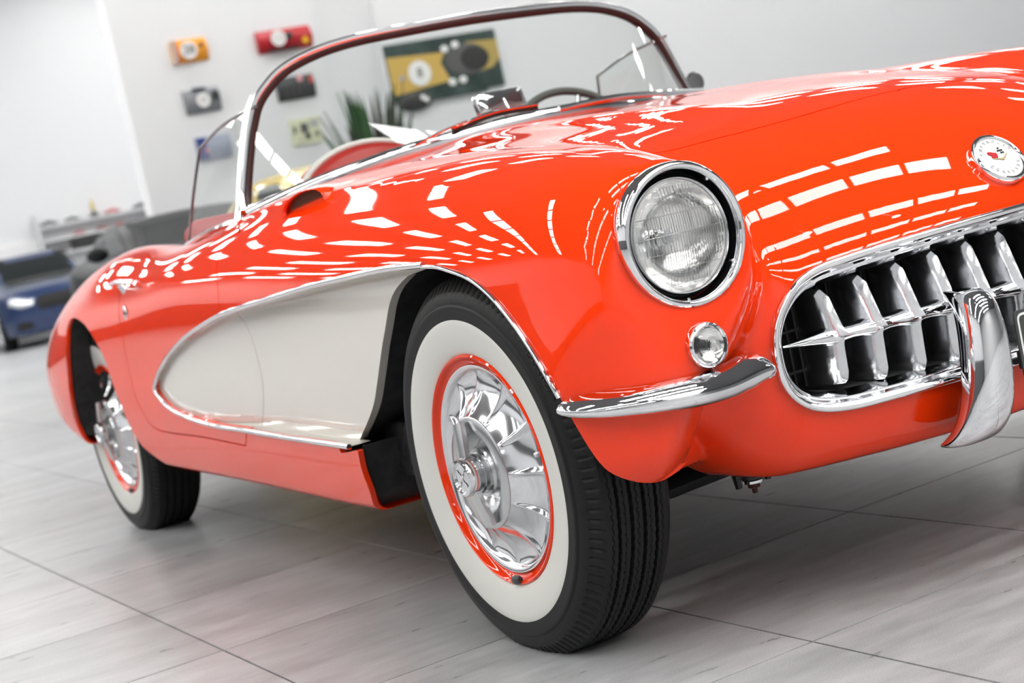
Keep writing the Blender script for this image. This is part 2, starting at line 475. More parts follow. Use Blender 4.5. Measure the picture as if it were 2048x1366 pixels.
DOOR_FRONT = [(436.7, 518), (434.6, 538), (435.7, 567), (437.7, 596), (440, 624), (446, 638), (458.4, 654), (470.7, 684.5), (481.4, 721), (490.7, 761), (495.3, 807), (495.3, 850), (493, 880)]
DOOR_LOW = [(492, 893), (477, 890), (403, 875), (341.5, 867), (314, 859.5), (299.7, 848), (284, 822), (273, 798), (264.5, 769), (253.5, 721), (244.8, 677), (239.3, 644), (238, 604), (238.5, 585)]
RING_OUT = [(2062, 402), (1980, 425), (1908.8, 445), (1800, 477.3), (1745.5, 493.4), (1681, 514.4), (1632.8, 532), (1594, 558), (1568.3, 590), (1549, 632), (1541, 680), (1547.4, 728.6), (1558.7, 764), (1581, 796), (1610, 815.6), (1642, 822.7), (1697, 818.9), (1800, 793), (1892.7, 767), (1963.6, 748), (2062, 720)]
HOOD_SEAM = [(1345, 301), (1380, 292), (1440, 276), (1500, 261), (1610, 231), (1742, 193), (1808, 177)]
xz = lambda C3: np.stack([C3[:, 0], C3[:, 2]], 1)
def cove_d(x): return 0.010 + 0.034 * sstep(-1.85, -0.75, x)
cove_f = lambda P: body_f(P + np.stack([0 * P[:, 0], -cove_d(P[:, 0]), 0 * P[:, 0]], 1))      # recessed cove surface, right side
c_up, c_lo = px_curve(COVE_UP), px_curve(COVE_LO, 4)
c_fr = smooth_curve(np.array([cast(*p, f=cove_f) for p in COVE_FRONT]), 5)
r_fr, a_top, r_arch = px_curve(ROCK_FRONT, 5), px_curve(ARCH_TOP, 5), px_curve(REAR_ARCH, 5)
d_fr, d_lo = px_curve(DOOR_FRONT, 4), px_curve(DOOR_LOW, 4)
arch_xz = np.vstack([xz(r_fr), xz(c_fr), xz(a_top), [[a_top[-1][0] + 0.01, 0.28], [a_top[-1][0] - 0.0, 0.05], [r_fr[0][0] + 0.03, 0.05], [r_fr[0][0] + 0.004, 0.20]]])
rear_xz = np.vstack([[[r_arch[0][0] + 0.005, 0.26], [r_arch[0][0] + 0.02, 0.05], [r_arch[-1][0] + 0.12, 0.05], [r_arch[-1][0] + 0.09, 0.235]][i] for i in (0, 1, 2, 3)])
rear_xz = np.vstack([rear_xz, xz(r_arch)[::-1]])
cove_xz = np.vstack([xz(c_up), xz(c_lo), xz(c_fr)[::1] + [0.05, 0], [[c_up[0][0] + 0.04, c_up[0][2] + 0.003]]])
door_top = [[-1.905, 0.80], [-1.93, 0.93], [-1.29, 0.93], [-1.22, 0.868], [-1.10, 0.838]]
door_xz = np.vstack([xz(d_lo), door_top, xz(d_fr)])
hs = px_curve(HOOD_SEAM, 5); hs[:, 1] = np.abs(hs[:, 1])
hood_xy = np.vstack([hs[:, :2], [[hs[-1][0] + 0.01, 0.0], [hs[-1][0] + 0.01, -0.2], [-0.80, -0.2], [-0.80, 0.0], [-0.845, 0.30], [-0.87, 0.40], [-0.86, 0.445], [-0.80, 0.46], [hs[0][0] - 0.08, 0.475], [hs[0][0] - 0.02, 0.468]]])
ro = cast_all(RING_OUT); ro = smooth_curve(ro, 5)
ring_yz = np.stack([np.abs(np.minimum(ro[:, 1], 0)), ro[:, 2]], 1)
ring_yz = np.vstack([[[-0.1, ring_yz[0][1]]], ring_yz, [[-0.1, ring_yz[-1][1]]]])

V, T = iso_mesh(body_f, (-3.75, -0.03, 0.15), (0.66, 0.96, 1.05), 0.0125)
V, T = clip(V, T, V[:, 1])
V, T = clip(V, T, np.maximum(-poly_sd(V[:, [0, 2]], arch_xz), np.where(V[:, 0] > 0.2, 0.70, 0.30) - V[:, 1]))
V, T = clip(V, T, np.maximum(-poly_sd(V[:, [0, 2]], rear_xz), 0.30 - V[:, 1]))
V, T = clip(V, T, np.maximum(np.hypot(V[:, 1] - 0.656, V[:, 2] - 0.679) - 0.103, 0.40 - V[:, 0]))
_pl = cast(1411, 690); V, T = clip(V, T, np.maximum(np.hypot(V[:, 1] - abs(_pl[1]), V[:, 2] - _pl[2]) - 0.031, 0.40 - V[:, 0]))
V, T = clip(V, T, np.maximum(-poly_sd(V[:, [1, 2]], ring_yz) + 0.004, 0.33 - V[:, 0]))
cock = [[-1.20, -0.2], [-1.17, 0.3], [-1.20, 0.50], [-1.27, 0.62], [-1.34, 0.665], [-1.95, 0.665], [-2.12, 0.60], [-2.17, 0.4], [-2.17, -0.2]]
V, T = clip(V, T, np.maximum(-poly_sd(V[:, [0, 1]], cock), 0.72 - V[:, 2]))
V, T = clip(V, T, np.maximum(np.maximum(V[:, 2] - 0.245, V[:, 1] - 0.66), V[:, 0] - 0.36))
(hv, ht), (V, T) = split(V, T, np.minimum(poly_sd(V[:, [0, 1]], hood_xy), V[:, 2] - 0.70))
hs_ = poly_sd(hv[:, [0, 1]], hood_xy); hv, ht = clip(hv, ht, hs_ - 0.0038)
(cv_, ct_), (V, T) = split(V, T, np.minimum(poly_sd(V[:, [0, 2]], cove_xz), V[:, 1] - 0.6))
(dv, dt), (V, T) = split(V, T, np.minimum(poly_sd(V[:, [0, 2]], door_xz), V[:, 1] - 0.6))
dv, dt = clip(dv, dt, np.maximum(poly_sd(dv[:, [0, 2]], door_xz) - 0.004, 0.6 - dv[:, 1]))
def nrm(V): return unit(grad(body_f, V))
def skin(name, V, T, m, depth=0.022, sel=None, direc=None, parent=None, N=None, sides=(0,), min_y=1e-4):
    """outer skin plus its turned-in edge; sides (0,) = one mesh over both halves, (-1, 1) = a mesh for each side"""
    if N is None: N = nrm(V)
    E = boundary(T); ok = (V[E[:, 0], 1] > min_y) | (V[E[:, 1], 1] > min_y)
    if sel is not None: ok &= sel(V[E[:, 0]]) & sel(V[E[:, 1]])
    E = E[ok]; u, inv = np.unique(E, return_inverse=True); inv = inv.reshape(E.shape); n = len(V)
    D = -N[u] if direc is None else direc(V[u], N[u])
    D[V[u, 1] < 1e-4, 1] = 0
    Va = np.vstack([V, V[u] + D * depth])
    q = np.stack([E[:, 1], E[:, 0], n + inv[:, 0], n + inv[:, 1]], 1)
    F = np.vstack([T, q[:, [0, 1, 2]], q[:, [0, 2, 3]]]) if len(E) else T
    fn = np.cross(Va[F[:, 1]] - Va[F[:, 0]], Va[F[:, 2]] - Va[F[:, 0]]); fn = unit(fn)
    LN = np.repeat(fn[:, None, :], 3, 1); LN[:len(T)] = N[T]
    outs = []
    for s in sides:
        if s == 0:
            k = len(Va); mid = Va[:, 1] < 1e-5; mp = np.arange(k) + k; mp[mid] = np.arange(k)[mid]
            V2 = np.vstack([Va, Va * [1, -1, 1]]); F2 = np.vstack([F, mp[F][:, ::-1]]); L2 = np.concatenate([LN, (LN * [1, -1, 1])[:, ::-1]])
            V2, F2 = compact(V2, F2)
        elif s > 0: V2, F2, L2 = Va, F, LN
        else: V2, F2, L2 = Va * [1, -1, 1], F[:, ::-1], (LN * [1, -1, 1])[:, ::-1]
        outs.append(P_(mesh_obj(name, V2, np.ascontiguousarray(F2), m, None, True, None, L2.reshape(-1, 3)), parent))
    return outs
near_arch = lambda P: (poly_sd(P[:, [0, 2]], arch_xz) > -0.02) | (poly_sd(P[:, [0, 2]], rear_xz) > -0.02)
def body_dir(P, N):
    D = -N.copy(); k = near_arch(P) & (P[:, 1] > 0.62); D[k] = [0, -1, 0]; return D
body = skin('body_shell', V, T, RED, 0.012, None, body_dir)[0]
hood = skin('hood', hv, ht, RED, 0.03)[0]
skin('door', dv, dt, RED, 0.02, sides=(-1, 1))
# coves, set in behind the skin
cv2 = cv_ - np.stack([0 * cv_[:, 0], cove_d(cv_[:, 0]), 0 * cv_[:, 0]], 1)
sdd = poly_sd(cv_[:, [0, 2]], door_xz)
fr = xz(c_fr)
for nm, h in (('cove_panel', -sdd - 0.0008), ('door_cove_panel', sdd - 0.0008)):
    a, b = clip(cv2, ct_, h); na = unit(grad(body_f, a + np.stack([0 * a[:, 0], cove_d(a[:, 0]), 0 * a[:, 0]], 1)))
    skin(nm, a, b, WHITE_P, 0.022, lambda P: (line_d(P[:, [0, 2]], fr) < 0.012), lambda P, N: unit(np.stack([np.full(len(P), -0.35), np.full(len(P), -1.0), 0 * P[:, 0]], 1)), None, na, (-1, 1))
# wall between skin and cove
C3 = np.vstack([c_up, c_lo]); n = len(C3)
for s in (-1, 1):
    a = np.stack([C3[:, 0], np.abs(C3[:, 1]) + 0.001, C3[:, 2]], 1); b = a.copy(); b[:, 1] -= cove_d(a[:, 0]) + 0.004
    F = [(i, i + 1, n + i + 1, n + i) for i in range(n - 1)]
    cpart(MB().add(np.vstack([a, b]) * [1, s, 1], F), 'cove_wall', WHITE_P)
# chrome trim
def mirror(P): return np.asarray(P) * [1, -1, 1]
def trim(C3, name, w, hgt, m=CHROME, out=0.002, n=10, taper=0):
    C3 = np.asarray(C3); N = nrm(C3)
    for s in (1, -1):
        mb = MB(); pts = C3 + N * out; Nn = N
        if s < 0: pts = mirror(pts); Nn = mirror(N)
        k = n; Vv = []; F = []; L = len(pts)
        for i in range(L):
            t = pts[min(i + 1, L - 1)] - pts[max(i - 1, 0)]; t = t / np.linalg.norm(t)
            u = Nn[i] - t * (Nn[i] @ t); u /= np.linalg.norm(u); sd = np.cross(t, u)
            q = 1.0 if not taper else min(1.0, 0.25 + i / taper, 0.25 + (L - 1 - i) / taper)
            for j in range(k):
                a = 2 * math.pi * j / k
                Vv.append(pts[i] + sd * (w * q * math.cos(a)) + u * (hgt * q * math.sin(a)))
        for i in range(L - 1):
            for j in range(k): F.append((i * k + j, i * k + (j + 1) % k, (i + 1) * k + (j + 1) % k, (i + 1) * k + j))
        F.append(tuple(range(k))); F.append(tuple((L - 1) * k + j for j in range(k)))
        o = cpart(mb.add(Vv, F), name, m, angle=80)
i0 = 6 * 6
trim(c_up[:i0 + 1], 'cove_trim', 0.0062, 0.006); trim(c_up[i0:], 'cove_trim', 0.0055, 0.006)
trim(np.vstack([c_up[-1:], c_lo]), 'cove_trim', 0.0062, 0.006)
k_end = 8 * 5 + 1
trim(a_top[:k_end], 'arch_trim', 0.0038, 0.004)

# wheel wells and underbody
def well(C3, y1, name):
    P = np.asarray(C3); n = len(P); c = P.mean(0)
    for s in (-1, 1):
        A = [(p[0] - (0.02 if p[0] > 0.2 and p[2] < 0.42 else 0), s * (abs(p[1]) - 0.016), p[2] + 0.003) for p in P]
        B = [(min(c[0] + (p[0] - c[0]) * 0.97, 0.10), s * y1, p[2] + 0.003) for p in P]
        cpart(MB().add(A + B, [(i, i + 1, n + i + 1, n + i) for i in range(n - 1)] + [tuple(range(n, 2 * n))]), name, BLACK)
cf2 = c_fr.copy(); cf2[:, 1] = -(np.abs(cf2[:, 1]) - 0.002); cf2[:, 0] -= 0.012
rf2 = r_fr.copy(); rf2[:, 0] -= 0.012
well(np.vstack([rf2, cf2, a_top]), 0.40, 'wheel_well')
well(r_arch, 0.45, 'wheel_well')
for c_, d_ in (((-1.35, 0, 0.245), (1.5, 1.30, 0.03)), ((-2.9, 0, 0.30), (0.9, 0.85, 0.03)), ((-0.25, 0, 0.285), (0.60, 0.76, 0.025))): cpart(MB().box(c_, d_), 'floor_pan', BLACK)
BMET = mat('black_metal', (0.02, 0.021, 0.024), 0.35)
bj = on_plane(1500, 932, 0, 0.22)
for s in (-1, 1):
    cpart(MB().box((-1.05, s * 0.40, 0.25), (2.1, 0.08, 0.12)), 'frame_rail', BLACK, bevel=0.01)
    cpart(MB().box((-0.47, s * 0.60, 0.335), (0.20, 0.34, 0.12)), 'body_mount_bracket', mat('tar_black', (0.016, 0.016, 0.017), 0.42, bump=(60, 0.6, 0.01)), bevel=0.03)
    cpart(MB().tube([(0.0, s * 0.66, 0.20), (0.06, s * 0.50, 0.215), (0.10, s * 0.34, 0.235)], [0.032, 0.036, 0.04], 10, flat=(1.0, 0.62)), 'control_arm', BMET)
    c = (bj[0], s * abs(bj[1]), bj[2])
    mb = MB().lathe([(0.0, 0.012), (0.020, 0.010), (0.024, -0.006), (0.021, -0.022), (0.0, -0.026)], 20, 'z', c)
    for q in (-1, 1): mb.tube([(c[0], c[1] + q * 0.010, c[2] - 0.004), (c[0], c[1] + q * 0.034, c[2] - 0.012), (c[0], c[1] + q * 0.032, c[2] - 0.032)], [0.010, 0.009, 0.006], 8)
    bjo = cpart(mb, 'sway_bar_link', BMET); bjo['kind'] = 'part'
    del bjo['kind']
    sub(cpart(MB().lathe([(0.0, -0.0255), (0.019, -0.0245), (0.019, -0.029), (0.0, -0.030)], 20, 'z', c), 'washer', BRUSHED), bjo).matrix_parent_inverse = Matrix.Identity(4)
    sub(cpart(MB().lathe([(0.0, -0.029), (0.011, -0.029), (0.011, -0.038), (0.005, -0.040), (0.005, -0.048), (0, -0.05)], 8, 'z', c), 'nut', mat('rust', (0.09, 0.035, 0.02), 0.7, 0.3)), bjo).matrix_parent_inverse = Matrix.Identity(4)

# ------------------------------------------------------------------ grille
hole = ring_yz[1:-1]
def sm_ring(offset_in, dx):
    """closed loop (both halves) of the mouth, moved in by offset and forward by dx"""
    P = ro.copy(); P[:, 1] = np.minimum(P[:, 1], 0)
    P = P[P[:, 1] < -0.004]
    N = nrm(P)
    yz = P[:, 1:]; c = np.array([-0.0, 0.465])
    t = np.gradient(yz, axis=0); nn = np.stack([-t[:, 1], t[:, 0]], 1); nn /= np.linalg.norm(nn, axis=1)[:, None]
    sgn = np.sign(((c - yz) * nn).sum(1)); nn *= sgn[:, None]
    Q = P.copy(); Q[:, 1:] += nn * offset_in; Q = Q + N * dx
    Q[:, 1] = np.minimum(Q[:, 1], -0.001)
    L = mirror(Q)[::-1]
    return np.vstack([Q, L])
mb = MB(); loops = [sm_ring(o, d) for o, d in ((0.0, -0.008), (0.0, 0.006), (0.003, 0.013), (0.008, 0.016), (0.013, 0.014), (0.0165, 0.008), (0.018, 0.0), (0.0195, -0.002), (0.0215, -0.001), (0.023, -0.006), (0.024, -0.03))]
n = len(loops[0]); 
for k in range(len(loops) - 1):
    pass
Vv = [p for l in loops for p in l]; F = []
for k in range(len(loops) - 1):
    for i in range(n): F.append((k * n + i, k * n + (i + 1) % n, (k + 1) * n + (i + 1) % n, (k + 1) * n + i))
grille = empty('grille', (0, 0, 0)); P_(grille); grille.location = (0, 0, 0)
ringo = cpart(mb.add(Vv, F), 'grille_surround', CHROME, angle=85); sub(ringo, grille)
mb = MB(); inn = loops[-1]; back = inn * [0, 0.98, 1] + [0.30, 0, 0]
mb.add([*inn, *back], [(i, (i + 1) % n, n + (i + 1) % n, n + i) for i in range(n)] + [tuple(range(n, 2 * n))])
sub(cpart(mb, 'grille_cavity', mat('cavity_black', (0.035, 0.035, 0.036), 0.6)), grille)
# radiator core
mb = MB()
for i in range(46):
    mb.box((0.345, -0.45 + i * 0.02, 0.47), (0.008, 0.004, 0.22))
for i in range(3): mb.box((0.35, 0, 0.40 + 0.07 * i), (0.006, 0.92, 0.004))
sub(cpart(mb, 'radiator_core', mat('radiator', (0.10, 0.10, 0.10), 0.5)), grille)['kind'] = 'stuff'
nose_cx = lambda y, z=0.46: 0.560 - 0.34 * y * y - 0.25 * max(abs(y) - 0.4, 0) ** 2
TOOTH_Y = [-0.393 + 0.0698 * i for i in range(5)]; TOOTH_Y = TOOTH_Y + [-0.044, 0.026 + 0.0] 
TOOTH_Y = [-0.393, -0.325, -0.255, -0.186, -0.115, -0.043]; TOOTH_Y = TOOTH_Y + [-y for y in TOOTH_Y if True] 
TOOTH_Y = sorted(set(round(y, 4) for y in TOOTH_Y))
for y in TOOTH_Y:
    xf = nose_cx(y) - 0.004; ay = abs(y)
    zt = np.interp(ay, [0, 0.2, 0.33, 0.40], [0.566, 0.560, 0.548, 0.538]); zb = np.interp(ay, [0, 0.25, 0.33, 0.40], [0.362, 0.368, 0.374, 0.384]); zm = 0.462
    st = []
    Z = [zt, zt - 0.004, zt - 0.014, (zt + zm) / 2, zm + 0.016, zm + 0.004, zm, zm - 0.004, zm - 0.014, (zb + zm) / 2, zb + 0.018, zb + 0.006, zb]
    for z in Z:
        if z >= zm:
            q = (z - zm) / (zt - zm); fx = -0.032 * q - 0.014 * max(q - 0.85, 0) / 0.15; w = 0.0135 - 0.002 * q
            w *= 1 if q < 0.9 else 0.92
        else:
            q = (zm - z) / (zm - zb); fx = -0.010 - 0.004 * q - 0.012 * max(q - 0.88, 0) / 0.12; w = 0.0125
        tip = 0.006 * math.exp(-((z - zm) / 0.008) ** 2)
        bk = -0.10
        st.append([(xf + bk, y - w, z), (xf + fx - 0.016, y - w, z), (xf + fx - 0.004, y - w * 0.45, z), (xf + fx + 0.0015 + tip, y, z), (xf + fx - 0.004, y + w * 0.45, z), (xf + fx - 0.016, y + w, z), (xf + bk, y + w, z)])
    mb = MB(); k = 7; Vv = [p for s in st for p in s]; F = []
    for i in range(len(st) - 1):
        for j in range(k): F.append((i * k + j, i * k + (j + 1) % k, (i + 1) * k + (j + 1) % k, (i + 1) * k + j))
    F += [tuple(range(k)), tuple((len(st) - 1) * k + j for j in range(k))]
    sub(cpart(mb.add(Vv, F), 'grille_tooth', mat('grille_chrome', (0.74, 0.75, 0.77), 0.19, 1.0, bump=(18, 0.3, 0.006)), angle=35), grille)
mb = MB(); pts = []; rad = []
for i in range(61):
    y = -0.475 + 0.95 * i / 60; pts.append((nose_cx(y) - 0.040, y, 0.462))
    dn = min(abs(y - t) for t in TOOTH_Y); e = abs(y)
    rad.append((0.016 + 0.006 * math.exp(-(dn / 0.016) ** 2)) * min(1.0, max(0.2, (0.485 - e) / 0.07)))
mb.tube(pts, rad, 14, flat=(1.35, 0.8), up=(0, 0, 1)); sub(cpart(mb, 'grille_bar', CHROME), grille)

# ------------------------------------------------------------------ bumpers
def blade(px, hh, name):
    C3 = cast_all(px); N0 = nrm(C3)
    for k, xx in ((5, 0.512), (6, 0.503), (7, 0.492), (8, 0.484), (9, 0.478)):      # the inner end bridges the hollow beside the fender
        C3[k] = on_plane(*px[k], 0, xx); N0[k] = unit(np.array([[0.97, -0.24 + 0.05 * (k - 5), 0.0]]))[0]
    Cs = smooth_curve(C3, 6); N = unit(smooth_curve(N0, 6))
    hs2 = np.interp(np.linspace(0, 1, len(Cs)), np.linspace(0, 1, len(hh)), hh)
    for s in (1, -1):
        Vv = []; F = []; L = len(Cs)
        prof = [(-0.02, 0.80, 1), (0.006, 1.0, 1), (0.024, 0.66, 1), (0.037, 0.18, 1), (0.0405, -0.12, 1), (0.040, -0.40, 1), (0.033, -0.72, 1), (0.014, -0.98, 1), (-0.02, -0.9, 1)]
        for i in range(L):
            nrm_h = N[i].copy(); nrm_h[2] *= 0.2; nrm_h /= np.linalg.norm(nrm_h)
            e = min(1.0, hs2[i] / 0.018)
            for d, v, _ in prof:
                p = Cs[i] + nrm_h * (d * e if d > 0 else d) + np.array([0, 0, v * hs2[i]])
                Vv.append(p if s > 0 else mirror(p))
        k = len(prof)
        for i in range(L - 1):
            for j in range(k): F.append((i * k + j, i * k + (j + 1) % k, (i + 1) * k + (j + 1) % k, (i + 1) * k + j))
        F += [tuple(range(k)), tuple((L - 1) * k + j for j in range(k))]
        cpart(MB().add(Vv, F), name, CHROME, angle=50)
px2m = 1 / 1290.0
blade([(1121, 815), (1133, 813), (1155, 811), (1211, 808), (1295, 798), (1378, 783), (1440, 767), (1485, 746), (1513, 735), (1532, 733)],
      [v * px2m / 2 for v in (12, 30, 42, 54, 60, 64, 70, 78, 66, 28)], 'quarter_bumper')
# guard on the nose
def guard(s):
    st = []
    Y = -0.215
    Z = [0.492, 0.488, 0.475, 0.45, 0.40, 0.34, 0.30, 0.268, 0.250, 0.240]
    X = [0.590, 0.606, 0.622, 0.633, 0.640, 0.640, 0.632, 0.614, 0.592, 0.572]
    Wd_ = [0.012, 0.022, 0.030, 0.035, 0.040, 0.044, 0.047, 0.050, 0.052, 0.050]
    Yc = [-0.195, -0.195, -0.196, -0.198, -0.203, -0.210, -0.214, -0.219, -0.222, -0.224]
    for z, x, w, yc in zip(Z, X, Wd_, Yc):
        dpt = 0.07
        st.append([(x - dpt, yc - w, z + 0.0), (x - 0.030, yc - w, z), (x - 0.010, yc - w * 0.80, z), (x - 0.001, yc - w * 0.4, z), (x, yc, z), (x - 0.001, yc + w * 0.4, z), (x - 0.010, yc + w * 0.80, z), (x - 0.030, yc + w, z), (x - dpt, yc + w, z)])
    k = 9; Vv = [(p[0], p[1] * s, p[2]) for q in st for p in q]; F = []
    for i in range(len(st) - 1):
        for j in range(k): F.append((i * k + j, i * k + (j + 1) % k, (i + 1) * k + (j + 1) % k, (i + 1) * k + j))
    F += [tuple(range(k)), tuple((len(st) - 1) * k + j for j in range(k))]
    return MB().add(Vv, F)
for s in (1, -1):
    g = guard(s); o = cpart(g, 'bumper_guard', CHROME, angle=60)
    md = o.modifiers.new('s', 'SUBSURF'); md.levels = 2; md.render_levels = 2

# ------------------------------------------------------------------ lamps
GLASS_CLR = None
def thin_glass(name, tint=(1, 1, 1), gl=1.0, rough=0.0):
    if name in MATS: return MATS[name]
    m = bpy.data.materials.new(name); m.use_nodes = True; nt = m.node_tree; nt.nodes.clear()
    o = nt.nodes.new('ShaderNodeOutputMaterial'); mx = nt.nodes.new('ShaderNodeMixShader')
    tr = nt.nodes.new('ShaderNodeBsdfTransparent'); tr.inputs[0].default_value = (*tint, 1)
    g = nt.nodes.new('ShaderNodeBsdfGlossy'); g.inputs['Roughness'].default_value = rough
    # Schlick reflectance, the same from both faces of the pane
    ge = nt.nodes.new('ShaderNodeNewGeometry'); dt_ = nt.nodes.new('ShaderNodeVectorMath'); dt_.operation = 'DOT_PRODUCT'
    nt.links.new(ge.outputs['Normal'], dt_.inputs[0]); nt.links.new(ge.outputs['Incoming'], dt_.inputs[1])
    def mth(op, a, b=None):
        n_ = nt.nodes.new('ShaderNodeMath'); n_.operation = op; n_.use_clamp = op in ('SUBTRACT', 'MULTIPLY_ADD')
        if isinstance(a, (int, float)): n_.inputs[0].default_value = a
        else: nt.links.new(a, n_.inputs[0])
        if b is not None:
            if isinstance(b, (int, float)): n_.inputs[1].default_value = b
            else: nt.links.new(b, n_.inputs[1])
        return n_
    ab = mth('ABSOLUTE', dt_.outputs['Value']); om = mth('SUBTRACT', 1.0, ab.outputs[0]); p5 = mth('POWER', om.outputs[0], 5.0)
    ma = mth('MULTIPLY_ADD', p5.outputs[0], 0.95); ma.inputs[2].default_value = 0.05 * gl
    nt.links.new(ma.outputs[0], mx.inputs[0])
    nt.links.new(tr.outputs[0], mx.inputs[1]); nt.links.new(g.outputs[0], mx.inputs[2]); nt.links.new(mx.outputs[0], o.inputs[0])
    MATS[name] = m; return m
PANE = thin_glass('window_glass', (0.93, 0.96, 0.95), 1.3)
LENS = mat('lamp_glass', (1, 1, 1), 0.0, 0.0, 1.0, trans=1.0, ior=1.25)
def headlight(s):
    c = (0.497, s * 0.656, 0.679); hl = empty('headlight', (0, 0, 0)); P_(hl); hl.location = (0, 0, 0)
    def L(prof, name, m, n=64, **k): return sub(cpart(MB().lathe(prof, n, 'x', c), name, m, **k), hl)
    L([(0.1080, -0.045), (0.1125, -0.03), (0.1135, -0.012), (0.1125, 0.002), (0.109, 0.008), (0.1045, 0.009), (0.101, 0.005), (0.0995, -0.004), (0.0985, -0.02), (0.097, -0.03)], 'bezel', CHROME, 96, angle=80)
    L([(0.0975, -0.022), (0.0935, -0.028), (0.0915, -0.012), (0.0905, -0.03), (0.089, -0.035)], 'retaining_gasket', GAP)
    L([(0.0905, -0.020), (0.0905, -0.010), (0.0885, -0.0075), (0.0865, -0.010), (0.0865, -0.02)], 'retaining_ring', BRUSHED, 64)
    L([(0.086, -0.016), (0.078, -0.03), (0.060, -0.05), (0.035, -0.062), (0.0, -0.066)], 'reflector', mat('reflector', (0.96, 0.96, 0.95), 0.14, 1.0), 48)
    L([(0.0, -0.048), (0.010, -0.047), (0.012, -0.06)], 'bulb_cap', BRUSHED, 16)
    # fluted lens: shallow dome with vertical ribs between the horizontal bands
    Vv = []; F = []; nr, na = 44, 96
    for i in range(nr + 1):
        r = 0.0868 * i / nr
        for j in range(na):
            a = 2 * math.pi * j / na; y = r * math.cos(a); z = r * math.sin(a)
            h = 0.012 * (1 - (r / 0.0868) ** 2) - 0.011
            band = int((z + 0.09) // 0.026); per = (0.0075, 0.0055, 0.0065, 0.005, 0.0075, 0.006, 0.007)[band % 7]
            fl = 0.0022 * abs(math.sin(math.pi * (y + 0.003 * band) / per)) * (1 if r < 0.080 else 0)
            Vv.append((c[0] + h + fl, c[1] + y, c[2] + z))
    for i in range(nr):
        for j in range(na): F.append((i * na + j, i * na + (j + 1) % na, (i + 1) * na + (j + 1) % na, (i + 1) * na + j))
    sub(cpart(MB().add(Vv, F), 'lens', LENS, angle=25), hl)
    mb = MB(); dome = lambda y, z: c[0] + 0.012 * (1 - (y * y + z * z) / 0.0868 ** 2) - 0.0095
    for zc_, zh, y0_, y1_, per in ((0.056, 0.020, -0.045, 0.050, 0.0058), (0.020, 0.014, -0.060, 0.020, 0.0044), (0.020, 0.014, 0.028, 0.072, 0.0060), (-0.008, 0.013, -0.068, 0.070, 0.0050), (-0.035, 0.013, -0.050, 0.060, 0.0046), (-0.060, 0.011, -0.035, 0.045, 0.0056)):
        y = y0_
        while y <= y1_:
            if y * y + (abs(zc_) + zh) ** 2 < 0.082 ** 2: mb.tube([(dome(y, zc_ + q * zh), c[1] + y, c[2] + zc_ + q * zh) for q in (-1, 0, 1)], 0.00055, 4)
            y += per
        ww = math.sqrt(max(0.083 ** 2 - (zc_ - zh) ** 2, 0)); mb.tube([(dome(ww * q / 6, zc_ - zh), c[1] + ww * q / 6, c[2] + zc_ - zh - 0.001) for q in range(-6, 7)], 0.0005, 4)
    sub(cpart(mb, 'lens_fluting', mat('flute_glass', (0.42, 0.43, 0.43), 0.15, 0.3)), hl)['kind'] = 'stuff'
    for a in (-35, 50, 262):
        y, z = 0.0985 * math.cos(math.radians(a)), 0.0985 * math.sin(math.radians(a))
        sub(cpart(MB().lathe([(0, 0.004), (0.0028, 0.003), (0.0034, -0.006)], 10, 'x', (c[0] - 0.004, c[1] - s * y, c[2] + z)), 'screw', BRUSHED), hl)
    return hl
def park_lamp(s):
    q = cast(1411, 690); c = (q[0] + 0.004, s * abs(q[1]), q[2]); pl = empty('parking_lamp', (0, 0, 0)); P_(pl); pl.location = (0, 0, 0)
    def L(prof, name, m, n=40, **k): return sub(cpart(MB().lathe(prof, n, 'x', c), name, m, **k), pl)
    L([(0.035, -0.02), (0.0355, 0.003), (0.0335, 0.008), (0.031, 0.009), (0.0295, 0.005), (0.0290, -0.01)], 'rim', CHROME, 48, angle=80)
    L([(0.0295, 0.0), (0.02, -0.010), (0.0, -0.014)], 'reflector', mat('reflector', (0, 0, 0)))
    pr = []
    for i in range(25):
        r = 0.0295 * (1 - i / 24); pr.append((r, 0.004 + 0.020 * (1 - (r / 0.0295) ** 1.6) + 0.0012 * (i % 2)))
    L(pr, 'lens', LENS, 40, angle=15)
    L([(0.006, -0.012), (0.006, 0.004), (0.0, 0.010)], 'bulb', mat('bulb', (0.8, 0.8, 0.78), 0.2))
    for z in (0.0305, -0.0305): sub(cpart(MB().lathe([(0, 0.011), (0.0026, 0.010), (0.003, 0.004)], 8, 'x', (c[0], c[1], c[2] + z)), 'screw', BRUSHED), pl)
for s in (-1, 1): headlight(s); park_lamp(s)

# ------------------------------------------------------------------ text helper
def text_mesh(txt, size, ext=0.001, font_w=1.0, align='CENTER'):
    cu = bpy.data.curves.new('t', 'FONT'); cu.body = txt; cu.size = size; cu.extrude = ext; cu.align_x = align; cu.align_y = 'CENTER'; cu.resolution_u = 3
    ob = bpy.data.objects.new('t', cu); col.objects.link(ob)
    dg = bpy.context.evaluated_depsgraph_get(); me = bpy.data.meshes.new_from_object(ob.evaluated_get(dg))
    V = [tuple(v.co) for v in me.vertices]; F = [tuple(p.vertices) for p in me.polygons]
    bpy.data.objects.remove(ob); bpy.data.curves.remove(cu); bpy.data.meshes.remove(me)
    return V, F
def put_text(mb, txt, size, mx, ext=0.001, sx=1.0):
    V, F = text_mesh(txt, size, ext)
    return mb.add([mx @ Vector((v[0] * sx, v[1], v[2])) for v in V], F)
def frame_mx(o, u, v):
    """matrix with local x=u, y=v at origin o"""
    u = Vector(u).normalized(); w = u.cross(Vector(v)).normalized(); v = w.cross(u)
    m = Matrix.Identity(4)
    for i in range(3): m[i][0] = u[i]; m[i][1] = v[i]; m[i][2] = w[i]; m[i][3] = o[i]
    return m

